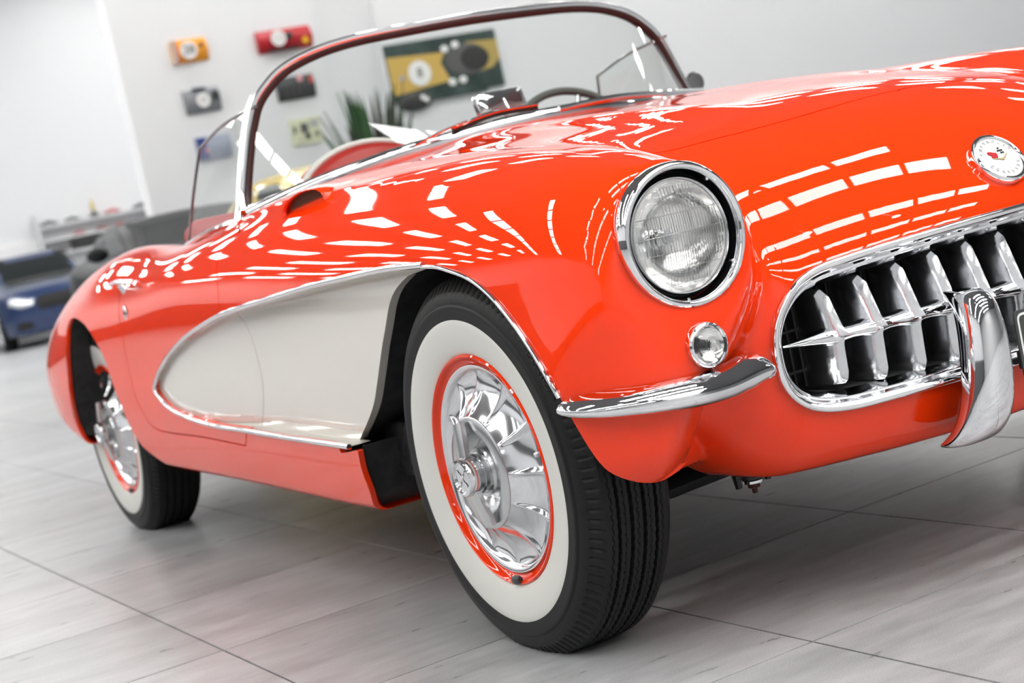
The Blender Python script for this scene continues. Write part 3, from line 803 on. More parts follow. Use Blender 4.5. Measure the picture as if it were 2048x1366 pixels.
# ------------------------------------------------------------------ nose medallion
mc = cast(1994, 322); mc[1] = 0; mc = snap(body_f, mc[None])[0]; mn = nrm(mc[None])[0]; mn[1] = 0; mn /= np.linalg.norm(mn)
u_ = Vector((0, 1, 0)); v_ = Vector(mn).cross(u_) * 1.0
v_ = Vector((-mn[2], 0, mn[0]))
MX = frame_mx(Vector(mc) + Vector(mn) * 0.002, u_, v_)
med = empty('nose_medallion', (0, 0, 0)); P_(med); med.location = (0, 0, 0)
def mlathe(prof, name, m, n=56, **k):
    mb = MB().lathe(prof, n, 'z'); mb.V = [tuple(MX @ Vector(p)) for p in mb.V]; return sub(cpart(mb, name, m, **k), med)
mlathe([(0.0505, -0.02), (0.052, 0.004), (0.0505, 0.0095), (0.0475, 0.0115), (0.0440, 0.0095), (0.0430, 0.006)], 'medallion_rim', CHROME, angle=80)
ENAMEL = mat('white_enamel', (0.80, 0.80, 0.78), 0.25, 0, 1.0)
mlathe([(0.0435, 0.0065), (0.03, 0.0085), (0.0, 0.0095)], 'medallion_face', ENAMEL)
def mplane(polys, name, m, z0=0.0095, t=0.0012):
    mb = MB()
    for poly in polys: mb.prism(poly, t, MX.to_3x3(), MX @ Vector((0, 0, z0)))
    return sub(cpart(mb, name, m, smooth=False), med)
# crossed flags over a gold V
def rotp(poly, a, c): 
    ca, sa = math.cos(a), math.sin(a); return [(c[0] + x * ca - y * sa, c[1] + x * sa + y * ca) for x, y in poly]
flag = [(-0.0085, -0.006), (0.003, -0.0085), (0.006, -0.0055), (0.008, 0.001), (0.002, 0.004), (-0.004, 0.008), (-0.0085, 0.0085), (-0.010, 0.006), (-0.008, 0.002), (-0.006, 0.0)]
mplane([rotp(flag, 0.15, (-0.0105, 0.006))], 'red_flag', mat('enamel_red', (0.45, 0.008, 0.012), 0.3))
chk = []
for i in range(4):
    for j in range(3):
        if (i + j) % 2 == 0: chk.append(rotp([(-0.0015, -0.0014), (0.0015, -0.0014), (0.0015, 0.0014), (-0.0015, 0.0014)], -0.75, (0.004 + 0.0030 * (i + j) * 0.72, 0.012 + (j - i) * 0.0026)))
mplane(chk, 'checkered_flag', GAP)['kind'] = 'stuff'
mplane([[(-0.019, -0.001), (0.003, -0.009), (0.003, -0.005), ], [(0.003, -0.009), (0.021, 0.005), (0.003, -0.004)]], 'gold_vee', mat('gold', (0.62, 0.52, 0.30), 0.3, 1.0), 0.0097)
mb = MB()
for txt, a0, a1, top in (('CHEVROLET', 158, 22, True), ('CORVETTE', 208, 332, False)):
    for i, ch in enumerate(txt):
        a = math.radians(a0 + (a1 - a0) * i / (len(txt) - 1)); r = 0.0345
        o = MX @ Vector((r * math.cos(a), r * math.sin(a), 0.0088))
        ang = a - math.pi / 2 if top else a + math.pi / 2
        uu = MX.to_3x3() @ Vector((math.cos(ang), math.sin(ang), 0)); vv = MX.to_3x3() @ Vector((-math.sin(ang), math.cos(ang), 0))
        put_text(mb, ch, 0.0085, frame_mx(o, uu, vv), 0.0008)
sub(cpart(mb, 'medallion_lettering', mat('grey_letter', (0.55, 0.56, 0.56), 0.3), smooth=False), med)['kind'] = 'stuff'

# ------------------------------------------------------------------ number plate
plate = empty('number_plate', (0, 0, 0)); P_(plate); plate.location = (0, 0, 0)
px0 = 0.612; pc = (px0, 0.045, 0.372); pw, ph = 0.372, 0.134
def rrect(w, h, r, n=5):
    out = []
    for cx, cy, a0 in ((w / 2 - r, h / 2 - r, 0), (-w / 2 + r, h / 2 - r, 90), (-w / 2 + r, -h / 2 + r, 180), (w / 2 - r, -h / 2 + r, 270)):
        for i in range(n + 1):
            a = math.radians(a0 + 90 * i / n); out.append((cx + r * math.cos(a), cy + r * math.sin(a)))
    return out
PM = frame_mx(pc, (0, 1, 0), (0, 0, 1))
sub(cpart(MB().prism(rrect(pw, ph, 0.008), 0.003, PM.to_3x3(), PM @ Vector((0, 0, 0))), 'plate_blank', mat('plate_grey', (0.055, 0.057, 0.058), 0.5), smooth=False), plate)
o1 = rrect(pw - 0.010, ph - 0.010, 0.010); o2 = rrect(pw - 0.018, ph - 0.018, 0.007); n = len(o1)
mb = MB(); mb.add([PM @ Vector((x, y, 0.0036)) for x, y in o1 + o2], [(i, (i + 1) % n, n + (i + 1) % n, n + i) for i in range(n)])
put_text(mb, 'N', 0.034, PM @ Matrix.Translation((-pw / 2 + 0.030, 0.026, 0.0036)), 0.0004)
put_text(mb, 'S', 0.034, PM @ Matrix.Translation((-pw / 2 + 0.030, -0.004, 0.0036)), 0.0004)
put_text(mb, 'W', 0.034, PM @ Matrix.Translation((-pw / 2 + 0.030, -0.034, 0.0036)), 0.0004)
sub(cpart(mb, 'plate_lettering', mat('plate_white', (0.75, 0.76, 0.76), 0.4), smooth=False), plate)['kind'] = 'stuff'
for y in (-0.09, 0.15): sub(cpart(MB().box((0.59, y, 0.35), (0.05, 0.02, 0.03)), 'plate_bracket', GAP), plate)
# ------------------------------------------------------------------ windscreen
def grp(name):
    e = empty(name, (0, 0, 0)); P_(e); e.location = (0, 0, 0); return e
base_z = spl([(-0.01, 0.953), (0.13, 0.951), (0.27, 0.941), (0.39, 0.931), (0.46, 0.921), (0.56, 0.904), (0.66, 0.880), (0.705, 0.868)])
def ws_base(y):
    a = abs(y); return np.array([-0.93 - 0.315 * (a / 0.705) ** 2.2, y, float(base_z(a)) + 0.012])
TOPC = [(-1.218, 0.0, 1.262), (-1.221, 0.10, 1.261), (-1.228, 0.20, 1.259), (-1.243, 0.32, 1.255), (-1.256, 0.41, 1.245), (-1.268, 0.48, 1.228), (-1.275, 0.53, 1.207), (-1.280, 0.57, 1.178), (-1.284, 0.605, 1.142), (-1.287, 0.632, 1.09), (-1.287, 0.655, 1.03), (-1.283, 0.678, 0.965), (-1.275, 0.695, 0.915), (-1.258, 0.703, 0.885)]
half = smooth_curve(TOPC, 5)
topc = np.vstack([(half * [1, -1, 1])[::-1], half[1:]])            # right pillar -> header -> left pillar
NB = len(topc)
basec = np.array([ws_base(y) for y in np.linspace(-0.70, 0.70, NB)])
ws = grp('windscreen')
Vv = []; F = []; K = 8
for i in range(NB):
    for k in range(K + 1):
        t = k / K; p = basec[i] * (1 - t) + topc[i] * t
        b = 0.005 * 4 * t * (1 - t) * (1 - abs(2 * i / (NB - 1) - 1) ** 4)
        Vv.append(p + np.array([b, 0, b * 0.6]))
for i in range(NB - 1):
    for k in range(K): F.append((i * (K + 1) + k, (i + 1) * (K + 1) + k, (i + 1) * (K + 1) + k + 1, i * (K + 1) + k + 1))
sub(cpart(MB().add(Vv, F), 'windscreen_glass', PANE, angle=90), ws)
def sweep(C3, prof, up_of, name, m, par, closed=False, angle=60, scale=None):
    C3 = np.asarray(C3, float); L = len(C3); k = len(prof); Vv = []; F = []
    for i in range(L):
        t = C3[(i + 1) % L if closed else min(i + 1, L - 1)] - C3[i - 1 if (closed or i > 0) else 0]; t = t / np.linalg.norm(t)
        u = np.array(up_of(i, C3[i]), float); u -= t * (u @ t); u /= np.linalg.norm(u); w = np.cross(t, u)
        q = 1 if scale is None else scale[i]
        for a, b in prof: Vv.append(C3[i] + w * (a * q) + u * (b * q))
    for i in range(L if closed else L - 1):
        j = (i + 1) % L
        for q in range(k): F.append((i * k + q, i * k + (q + 1) % k, j * k + (q + 1) % k, j * k + q))
    if not closed: F += [tuple(range(k))[::-1], tuple((L - 1) * k + q for q in range(k))]
    return sub(cpart(MB().add(Vv, F), name, m, angle=angle), par)
cen = np.array([-1.15, 0, 1.06])
def outw(i, p):
    d = p - cen; d[0] *= 0.3; d[1] *= 1.0; return d
frame_prof = [(-0.010, -0.006), (-0.012, 0.004), (-0.007, 0.012), (0.004, 0.0135), (0.012, 0.010), (0.013, 0.0), (0.008, -0.007)]
sweep(topc, frame_prof, outw, 'windscreen_frame', CHROME, ws)
sweep(topc + np.array([0.004, 0, 0]), [(-0.009, -0.003), (-0.008, -0.018), (0.008, -0.018), (0.0135, -0.009), (0.0130, -0.003)], outw, 'frame_gasket', mat('dark_red_rubber', (0.035, 0.012, 0.011), 0.5), ws)
bb = basec.copy()
sweep(bb, [(-0.012, -0.018), (-0.014, 0.004), (-0.008, 0.015), (0.004, 0.017), (0.013, 0.011), (0.018, -0.003), (0.018, -0.018)], lambda i, p: (0.25, 0, 1), 'lower_frame', CHROME, ws)
# pillar post behind the screen, flaring at the door top
for s in (1, -1):
    P = [(-1.292, 0.700, 0.862), (-1.296, 0.690, 0.91), (-1.298, 0.668, 1.0), (-1.297, 0.645, 1.07), (-1.293, 0.624, 1.125), (-1.288, 0.604, 1.162)]
    sub(cpart(MB().tube([(x, y * s, z) for x, y, z in P], [0.026, 0.018, 0.013, 0.012, 0.011, 0.008], 10, flat=(1.0, 0.7), up=(1, 0, 0)), 'pillar_post', CHROME), ws)
# ------------------------------------------------------------------ side windows (frames with glass)
for s in (-1, 1):
    sw = grp('side_window')
    C3 = [on_plane(377, 488, 1, -0.690), on_plane(386, 395, 1, -0.668), on_plane(399, 297, 1, -0.640), on_plane(440, 255, 1, -0.634), on_plane(480, 229, 1, -0.627), on_plane(512, 213, 1, -0.618)]
    C3 = np.array(C3) * [1, -s * -1 * -1, 1] if False else np.array([[p[0], s * abs(p[1]), p[2]] for p in C3])
    r1 = smooth_curve(C3[:3], 5); r2 = smooth_curve(C3[2:], 5)
    mb = MB(); mb.tube(np.vstack([r1, r2[1:]]), 0.0042, 8)
    sub(cpart(mb, 'window_frame', mat('dark_chrome', (0.30, 0.30, 0.31), 0.12, 1.0)), sw)
    lo = np.array([(-1.30, s * 0.690, 0.868), (-1.45, s * 0.692, 0.860), C3[0]])
    edge = np.vstack([C3[::-1][:1] * 1.0, [[-1.292, s * 0.668, 1.0]], [[-1.29, s * 0.688, 0.89]]])
    poly = np.vstack([np.vstack([r1, r2[1:]]), edge[1:], lo[1:2]])
    sub(cpart(MB().add(poly, [tuple(range(len(poly)))]), 'window_pane', PANE, smooth=False), sw)
    mb = MB(); mb.tube([(-1.285, s * 0.694, 0.872), (-1.45, s * 0.700, 0.866), (-1.62, s * 0.700, 0.858), tuple(C3[0] + [-0.015, 0, -0.004])], [0.010, 0.009, 0.008, 0.009], 8)
    sub(cpart(mb, 'sill_strip', CHROME), sw)
# ------------------------------------------------------------------ wipers
def wiper(p0, p1, p2, name='wiper_arm'):
    w = grp('wiper')
    q = smooth_curve([p0, p1, p2], 8)
    mb = MB(); mb.tube(q, [0.008 - 0.005 * i / (len(q) - 1) for i in range(len(q))], 8, flat=(1.0, 0.7)); sub(cpart(mb, 'arm', CHROME), w)
    mb = MB(); mb.lathe([(0, 0.016), (0.010, 0.014), (0.012, 0.004), (0.016, 0.0), (0.022, -0.004), (0.022, -0.02)], 20, 'z', p0); sub(cpart(mb, 'pivot', CHROME), w)
    return w
def on_ws(px, py, lift=0.012):
    """pixel ray onto the windscreen base curve surface"""
    d = ray(px, py); ts = np.linspace(2.6, 5.6, 3000); P = CAM + d * ts[:, None]
    g = P[:, 0] - (-0.93 + lift - 0.315 * np.minimum(np.abs(P[:, 1]) / 0.705, 1.05) ** 2.2)
    k = np.argmax(g < 0); return P[k]
pv = cast(790, 326); wiper(pv + np.array([0, 0, 0.010]), on_ws(870, 270, 0.03), on_ws(985, 222, 0.012))
wr = grp('wiper_blade')
mb = MB(); q = smooth_curve([on_ws(905, 262, 0.02), on_ws(985, 231, 0.02), on_ws(1075, 214, 0.02)], 6); mb.tube(q, 0.006, 8, flat=(0.6, 1.0)); sub(cpart(mb, 'blade', GAP), wr)
mb = MB(); mb.tube(q + np.array([0.004, 0, 0.006]), 0.0035, 6); sub(cpart(mb, 'blade_carrier', CHROME), wr)
w2 = grp('wiper_blade'); q = smooth_curve([on_ws(1118, 218, 0.02), on_ws(1220, 196, 0.02), on_ws(1330, 186, 0.02), on_ws(1405, 182, 0.02)], 6)
mb = MB(); mb.tube(q, 0.0075, 8, flat=(0.7, 1.0)); sub(cpart(mb, 'blade_carrier', CHROME), w2)
# ------------------------------------------------------------------ mirrors
mg = grp('dash_mirror')
mo = np.array(on_plane(1001, 203, 0, -1.02)); mu = Vector((0.42, 0.90, 0.0)).normalized()
mu = Vector((0.0, 1, 0)); 
MM = frame_mx(Vector(mo), (-0.15, 0.99, 0.03), (-0.22, 0.0, 0.97))
st_ = [(1.0, -0.010), (1.0, 0.0), (0.97, 0.005), (0.90, 0.009), (0.70, 0.0125), (0.40, 0.0150), (0.12, 0.0158)]; ol = rrect(0.154, 0.060, 0.014); nk = len(ol)
Vv = [MM @ Vector((x * k_, y * k_, z_)) for k_, z_ in st_ for x, y in ol]
F = [(i * nk + j, i * nk + (j + 1) % nk, (i + 1) * nk + (j + 1) % nk, (i + 1) * nk + j) for i in range(len(st_) - 1) for j in range(nk)] + [tuple((len(st_) - 1) * nk + j for j in range(nk)), tuple(range(nk))[::-1]]
sub(cpart(MB().add(Vv, F), 'mirror_housing', CHROME, angle=70), mg)
mb = MB(); mb.tube([mo + np.array([0.012, 0.0, 0.004]), mo + np.array([0.02, 0.004, -0.02]), np.array([mo[0] + 0.0, mo[1], 0.965])], 0.005, 8); sub(cpart(mb, 'mirror_stem', CHROME), mg)
wm = grp('wing_mirror'); wc = np.array(on_plane(1391, 165, 1, 0.80))
mb = MB(); mb.lathe([(0, 0.006), (0.028, 0.004), (0.032, -0.004), (0.025, -0.016), (0.0, -0.024)], 28, 'x', wc); sub(cpart(mb, 'mirror_head', mat('mirror_shell', (0.35, 0.35, 0.36), 0.25, 1.0)), wm)
mb = MB(); mb.tube([wc - [0.01, 0, 0.015], wc + [0, -0.02, -0.06], wc + [0.0, -0.035, -0.115]], 0.006, 8); sub(cpart(mb, 'mirror_stem', CHROME), wm)
# ------------------------------------------------------------------ fresh-air scoops on the cowl sides
for s in (-1, 1):
    sg = grp('cowl_scoop')
    a, b = cast(573, 430), cast(657, 393); mid = (a + b) / 2; u = b - a; hw = np.linalg.norm(u) / 2; u /= 2 * hw
    nn = np.cross(u, [0, 0, 1]); nn /= np.linalg.norm(nn); nn = nn if nn @ (CAM - mid) > 0 else -nn
    d_ = ray(619, 372); c_ = CAM + d_ * ((mid - CAM) @ nn / (d_ @ nn)); v = c_ - mid; v -= u * (v @ u); hh = np.linalg.norm(v); v /= hh
    def D(xo, kw, kh, dz=0.0, n=18):
        out = []
        for i in range(n + 1):
            t = math.pi * i / n; p = mid - u * (hw * kw * math.cos(t)) + v * (hh * kh * math.sin(t) ** 0.8 - 0.004) + nn * xo; out.append((p[0], p[1] if s < 0 else -p[1], p[2] + dz))
        return out
    secs = [D(0.004, 0.93, 0.90), D(0.010, 0.97, 0.96), D(0.006, 1.02, 1.02), D(-0.02, 1.03, 1.02), D(-0.07, 0.98, 0.90, -0.006), D(-0.13, 0.80, 0.55, -0.016), D(-0.18, 0.55, 0.2, -0.026)]
    k = len(secs[0]); Vv = [p for q in secs for p in q]; F = []
    for i in range(len(secs) - 1):
        for j in range(k - 1): F.append((i * k + j, i * k + j + 1, (i + 1) * k + j + 1, (i + 1) * k + j))
    sub(cpart(MB().add(Vv, F), 'scoop_shell', RED, angle=70), sg)
    mb = MB(); d0 = D(-0.012, 0.93, 0.92); mb.add(d0, [tuple(range(len(d0)))]); sub(cpart(mb, 'scoop_backing', GAP), sg)
    mb = MB(); nn_ = nn if s < 0 else nn * [1, -1, 1]
    for i in range(-13, 14):
        x_ = i / 14; hgt = 0.9 * math.sqrt(max(0, 1 - x_ * x_)) ** 0.8 * hh; p = mid + u * (hw * 0.92 * x_); e = p + v * hgt
        if s > 0: p = p * [1, -1, 1]; e = e * [1, -1, 1]
        mb.tube([p - nn_ * 0.006, e - nn_ * 0.006], 0.0006, 4, cap=False)
    for i in range(1, 9):
        y_ = i / 9.5; w_ = math.sqrt(max(0, 1 - y_ ** 2.5)) * hw * 0.92; p = mid + v * (hh * 0.9 * y_) - u * w_; e = mid + v * (hh * 0.9 * y_) + u * w_
        if s > 0: p = p * [1, -1, 1]; e = e * [1, -1, 1]
        mb.tube([p - nn_ * 0.006, e - nn_ * 0.006], 0.0006, 4, cap=False)
    sub(cpart(mb, 'scoop_mesh', mat('bronze_mesh', (0.25, 0.13, 0.09), 0.4, 0.8)), sg)['kind'] = 'stuff'
# ------------------------------------------------------------------ door handle and lock
for s in (-1, 1):
    dh = grp('door_handle')
    a, b = cast(236, 577), cast(282, 571); N = nrm(np.array([a, b]))
    f = lambda p: tuple(p if s < 0 else p * [1, -1, 1])
    mb = MB(); P = smooth_curve([a + N[0] * 0.024, (a + b) / 2 + N[0] * 0.032, b + N[1] * 0.022], 6)
    mb.tube([f(p) for p in P], [0.006] + [0.009] * (len(P) - 2) + [0.006], 10, flat=(1.0, 0.8)); sub(cpart(mb, 'grip', CHROME), dh)
    m_ = (a * 0.65 + b * 0.35)
    for p_, q_, r_ in ((m_ - [0, 0, 0.012], m_ + N[0] * 0.022, [0.013, 0.008]), (b - [0.01, 0, 0], b + N[1] * 0.02, [0.010, 0.007])): sub(cpart(MB().tube([f(p_), f(q_)], r_, 10), 'handle_mount', CHROME), dh)
    k = cast(252, 628); kn = nrm(k[None])[0]; mb = MB(); mb.sphere(f(k), 0.012, 14, 8, (1, 0.5, 2.0)); sub(cpart(mb, 'lock_cover', CHROME), dh)
# ------------------------------------------------------------------ cockpit
inn = grp('cockpit')
RV = mat('red_vinyl', (0.42, 0.022, 0.016), 0.4, bump=(200, 0.08, 0.001)); PIPE = mat('white_piping', (0.70, 0.70, 0.66), 0.45)
for nm, c_, d_ in (('cockpit_floor', (-1.68, 0, 0.30), (0.95, 1.25, 0.04)), ('rear_bulkhead', (-2.16, 0, 0.58), (0.04, 1.24, 0.52)), ('side_trim', (-1.68, 0.645, 0.56), (0.95, 0.03, 0.52)), ('side_trim', (-1.68, -0.645, 0.56), (0.95, 0.03, 0.52))):
    sub(cpart(MB().box(c_, d_), nm, RV, bevel=0.01), inn)
def hump(yc, w, h, x0, x1, z0, name):
    st = []; n = 24
    for k, (x, sc_) in enumerate(((x0, 0.86), (x0 - 0.02, 0.97), (x0 - 0.05, 1.0), (x1, 1.0))):
        st.append([(x, yc + w * sc_ * math.cos(math.pi * i / n), z0 + h * sc_ * math.sin(math.pi * i / n)) for i in range(n + 1)])
    k = n + 1; Vv = [p for q in st for p in q]; F = []
    for i in range(3):
        for j in range(n): F.append((i * k + j, i * k + j + 1, (i + 1) * k + j + 1, (i + 1) * k + j))
    F.append(tuple(range(k)))
    o = sub(cpart(MB().add(Vv, F), name, RV, angle=60), inn)
    mb = MB(); mb.tube([(x0 - 0.045, yc + w * 1.02 * math.cos(math.pi * i / n), z0 + h * 1.02 * math.sin(math.pi * i / n)) for i in range(n + 1)], 0.009, 8)
    sub(cpart(mb, 'dash_piping', PIPE), inn)
hump(-0.345, 0.20, 0.135, -1.24, -1.36, 0.862, 'dash_hump'); hump(0.36, 0.20, 0.11, -1.24, -1.38, 0.85, 'dash_hump')
mb = MB(); mb.box((-1.28, 0, 0.80), (0.14, 1.26, 0.20)); sub(cpart(mb, 'dashboard', RV, bevel=0.03), inn)
for y in (-0.33, 0.33):
    mb = MB(); mb.box((-1.78, y, 0.47), (0.50, 0.50, 0.16)); o = sub(cpart(mb, 'seat_cushion', RV, bevel=0.05, seg=4), inn)
    mb = MB(); mb.box((-2.06, y, 0.68), (0.13, 0.52, 0.46), mx=Matrix.Rotation(math.radians(-14), 3, 'Y')); sub(cpart(mb, 'seat_back', RV, bevel=0.05, seg=4), inn)
st = grp('steering_wheel'); sc_c = Vector((-1.40, 0.37, 0.862)); SW = Matrix.Rotation(math.radians(66), 3, 'Y')
mb = MB(); ring = [sc_c + SW @ Vector((0.205 * math.cos(a), 0.205 * math.sin(a), 0)) for a in [2 * math.pi * i / 64 for i in range(64)]]
mb.tube(ring, 0.0115, 12, closed=True); sub(cpart(mb, 'wheel_rim', mat('grey_wheel_rim', (0.11, 0.115, 0.105), 0.45, bump=(120, 0.4, 0.003))), st)
for a in (20, 160, 270):
    a = math.radians(a); mb = MB(); mb.tube([sc_c + SW @ Vector((0.03 * math.cos(a), 0.03 * math.sin(a), -0.03)), sc_c + SW @ Vector((0.2 * math.cos(a), 0.2 * math.sin(a), 0))], 0.008, 8, flat=(1, 0.4)); sub(cpart(mb, 'spoke', BRUSHED), st)
mb = MB(); mb.sphere(sc_c + SW @ Vector((0, 0, -0.03)), 0.045, 16, 10, (1, 1, 0.5), SW); sub(cpart(mb, 'horn_button', BRUSHED), st)
mb = MB(); mb.tube([sc_c + SW @ Vector((0, 0, -0.04)), (-1.05, 0.37, 0.66)], 0.025, 12); sub(cpart(mb, 'column', BLACK), st)

# ------------------------------------------------------------------ wheels
WR, ZC = 0.346, 0.329
def make_wheel(detail=True):
    """a wheel at the origin, axle along y, outer face towards -y"""
    w = bpy.data.objects.new('wheel', None); col.objects.link(w)
    def part(mb, name, m, **k): o = mb.build(name, m, None, **k); o.parent = w; return o
    # tyre with zigzag ribs and shoulder slots
    n = 480
    hs_ = [-0.0738, -0.079, -0.0886]  # bead .. sidewall (outer face at -y)
    def tread(i, h):
        zz = 0.0008 * (1 if (i // 2) % 2 else -1)
        for g in (-0.0365, -0.0125, 0.0125, 0.0365):
            if abs(h - g - zz) < 0.0030: return -0.007
        for g in (-0.048, -0.0245, 0.0, 0.0245, 0.048):
            if abs(h - g - zz * 1.6) < 0.0011: return -0.0025
        return 0.0
    hh = [-0.0600] + [round(-0.0585 + 0.0013 * k, 5) for k in range(91)] + [0.0600]
    Vt = []; Ft = []; rows = []
    side_o = [(0.281, -0.0890), (0.290, -0.0892), (0.2955, -0.0898), (0.299, -0.0885), (0.301, -0.0862), (0.310, -0.0848), (0.3205, -0.0800)]
    sh = [(0.3235, -0.0775), (0.3275, -0.0745), (0.3330, -0.0700), (0.3375, -0.0655)]
    for i in range(n):
        slot = (i % 4 == 0)
        ca, sa = math.cos(2 * math.pi * i / n), math.sin(2 * math.pi * i / n); row = []
        row += [(0.273, -0.0886)] + side_o
        for r, h in sh: row.append((r - (0.0022 if slot else 0), h + (0.0022 if slot else 0)))
        for h in hh: row.append((WR - 0.0035 * (abs(h) / 0.06) ** 3 + tread(i, h), h))
        for r, h in sh[::-1]: row.append((r, -h))
        row += [(r, -h) for r, h in side_o[::-1]] + [(0.273, 0.0886), (0.2075, 0.0738)]
        rows.append(row)
        for r, h in row:
            Vt.append((r * ca, h, r * sa))
    k = len(rows[0]); Vt = np.array(Vt); 
    i_, j_ = np.meshgrid(np.arange(n), np.arange(k - 1), indexing='ij'); i_ = i_.ravel(); j_ = j_.ravel(); i2 = (i_ + 1) % n
    Ft = np.stack([i_ * k + j_, i_ * k + j_ + 1, i2 * k + j_ + 1, i2 * k + j_], 1)
    Vt[:, 2] = np.maximum(Vt[:, 2], -ZC + 0.0005)
    ty = mesh_obj('tyre', Vt, Ft[:, ::-1], RUBBER, w, True)
    try: ty.data.set_sharp_from_angle(angle=math.radians(35))
    except Exception: pass
    mb = MB().lathe([(0.2075, -0.0738), (0.2095, -0.0765), (0.214, -0.0790), (0.225, -0.0830), (0.245, -0.0872), (0.262, -0.0890), (0.2715, -0.0893), (0.273, -0.0886)], 128); part(mb, 'whitewall', WWALL)
    mb = MB()
    if detail:
        txt = 'LOAD RANGE B'
        for q, ch in enumerate(txt):
            a = math.radians(41.1 - 1.49 * q); r = 0.3165; 
            o = Vector((r * math.cos(a), -0.0825, r * math.sin(a))); ang = a - math.pi / 2
            V_, F_ = text_mesh(ch, 0.0115, 0.0007)
            mxx = frame_mx(o, (math.cos(ang), 0, math.sin(ang)), (-math.sin(ang) * 0.93, 0.35, math.cos(ang) * 0.93)); mb.add([mxx @ Vector(v) for v in V_], F_)
        part(mb, 'tyre_lettering', mat('raised_rubber', (0.035, 0.035, 0.035), 0.3), smooth=False)['kind'] = 'stuff'
    # red steel rim
    mb = MB().lathe([(0.2078, -0.0728), (0.2085, -0.0775), (0.2060, -0.0800), (0.2030, -0.0785), (0.2005, -0.0735), (0.197, -0.0690), (0.1915, -0.066), (0.185, -0.065), (0.18, -0.02), (0.19, 0.06), (0.205, 0.07)], 128); part(mb, 'rim', RED)
    # wheel cover: turbine ribs between rim band and hub ring
    hub = bpy.data.objects.new('wheel_cover', None); col.objects.link(hub); hub.parent = w
    def hp(mb, name, m, **k): o = mb.build(name, m, None, **k); o.parent = hub; return o
    hp(MB().lathe([(0.187, -0.060), (0.1895, -0.0665), (0.1885, -0.0705), (0.1845, -0.0700), (0.1785, -0.0655), (0.1750, -0.0605)], 128), 'outer_band', BRUSHED, angle=60)
    Vv = []; F = []; na, nr = 288, 16
    for i in range(na):
        a = 2 * math.pi * i / na; ph = (a * 12 / (2 * math.pi)) % 1.0; d = min(ph, 1 - ph)
        rib = math.exp(-(d / 0.060) ** 4); scoop = math.sin(math.pi * ph) 
        for j in range(nr + 1):
            t = j / nr; r = 0.1755 - (0.1755 - 0.1015) * t
            h = -0.0610 - 0.0335 * t ** 1.4 + 0.030 * math.sin(math.pi * t) ** 0.8 * (0.30 + 0.22 * scoop)
            h -= 0.0065 * rib * math.sin(math.pi * min(t * 1.05, 1)) ** 0.5
            Vv.append((r * math.cos(a), h, r * math.sin(a)))
    for i in range(na):
        i2 = (i + 1) % na
        for j in range(nr): F.append((i * (nr + 1) + j, i * (nr + 1) + j + 1, i2 * (nr + 1) + j + 1, i2 * (nr + 1) + j))
    hp(MB().add(Vv, F), 'turbine_ribs', BRUSHED, angle=85)
    hp(MB().lathe([(0.1020, -0.088), (0.1015, -0.0965), (0.0985, -0.0985), (0.0740, -0.0985), (0.0725, -0.0965)], 96), 'hub_ring', mat('hub_steel', (0.60, 0.61, 0.62), 0.24, 1.0), angle=40)
    hp(MB().lathe([(0.0730, -0.0970), (0.070, -0.080), (0.060, -0.070), (0.050, -0.070), (0.048, -0.088), (0.0440, -0.094), (0.0370, -0.095), (0.0365, -0.104), (0.0345, -0.1045)], 96), 'hub_bowl', mat('hub_steel', (0.60, 0.61, 0.62), 0.22, 1.0), angle=40)
    hp(MB().lathe([(0.0330, -0.100), (0.0345, -0.108), (0.0345, -0.131), (0.0325, -0.1345), (0.0285, -0.1355), (0.0275, -0.1335), (0.0255, -0.1335), (0.0245, -0.1320), (0.0, -0.1325)], 64), 'hub_cap', BRUSHED, angle=40)
    for s in (0, 1):
        mb = MB(); R_ = Matrix.Rotation(-math.radians(103 + 180 * s), 3, 'Y')   # two-eared spinner
        pts = []
        for r, hw_, h0 in ((0.030, 0.0190, -0.1260), (0.055, 0.0185, -0.122), (0.080, 0.0175, -0.1175), (0.0945, 0.0150, -0.1150)):
            pts.append([(r, h0 + 0.012, -hw_), (r, h0 + 0.003, -hw_), (r, h0, -hw_ * 0.55), (r, h0, hw_ * 0.55), (r, h0 + 0.003, hw_), (r, h0 + 0.012, hw_)])
        Vv = [R_ @ Vector(p) for q in pts for p in q]; F = []
        for i in range(3):
            for j in range(6): F.append((i * 6 + j, i * 6 + (j + 1) % 6, (i + 1) * 6 + (j + 1) % 6, (i + 1) * 6 + j))
        F += [tuple(range(6)), tuple(18 + j for j in range(6))]; mb.add(Vv, F)
        hp(mb, 'spinner_ear', mat('hub_steel', (0, 0, 0)), angle=30)
    mb = MB()                                                # crossed flags on the cap, in relief
    for sx in (-1, 1):
        c2 = Matrix.Rotation(math.radians(45 * sx), 3, 'Y')
        for q in range(4): mb.box(c2 @ Vector((0, -0.1330, -0.016 + q * 0.0105)), (0.0015 if q % 2 else 0.005, 0.0012, 0.009), mx=c2)
    hp(mb, 'cap_emblem', CHROME, smooth=False)['kind'] = 'stuff'
    # valve and balance weight
    if detail:
        av = math.radians(-84.5); 
        mb = MB(); mb.tube([(0.199 * math.cos(av + q * 0.035), -0.0800, 0.199 * math.sin(av + q * 0.035)) for q in (-2, -1, 0, 1, 2)], [0.006, 0.0085, 0.009, 0.0085, 0.006], 10, flat=(1.0, 0.8), up=(0, -1, 0)); part(mb, 'balance_weight', mat('lead', (0.06, 0.065, 0.065), 0.4, 0.5))
        a = math.radians(11); mb = MB(); mb.sphere((0.168 * math.cos(a), -0.067, 0.168 * math.sin(a)), 0.0048, 12, 8); part(mb, 'valve_stem', BRUSHED)
    return w
def copy_tree(o, parent=None):
    c = o.copy(); col.objects.link(c)
    if parent is not None: c.parent = parent
    for ch in [x for x in bpy.data.objects if x.parent == o]: copy_tree(ch, c)
    return c
wheel = make_wheel()
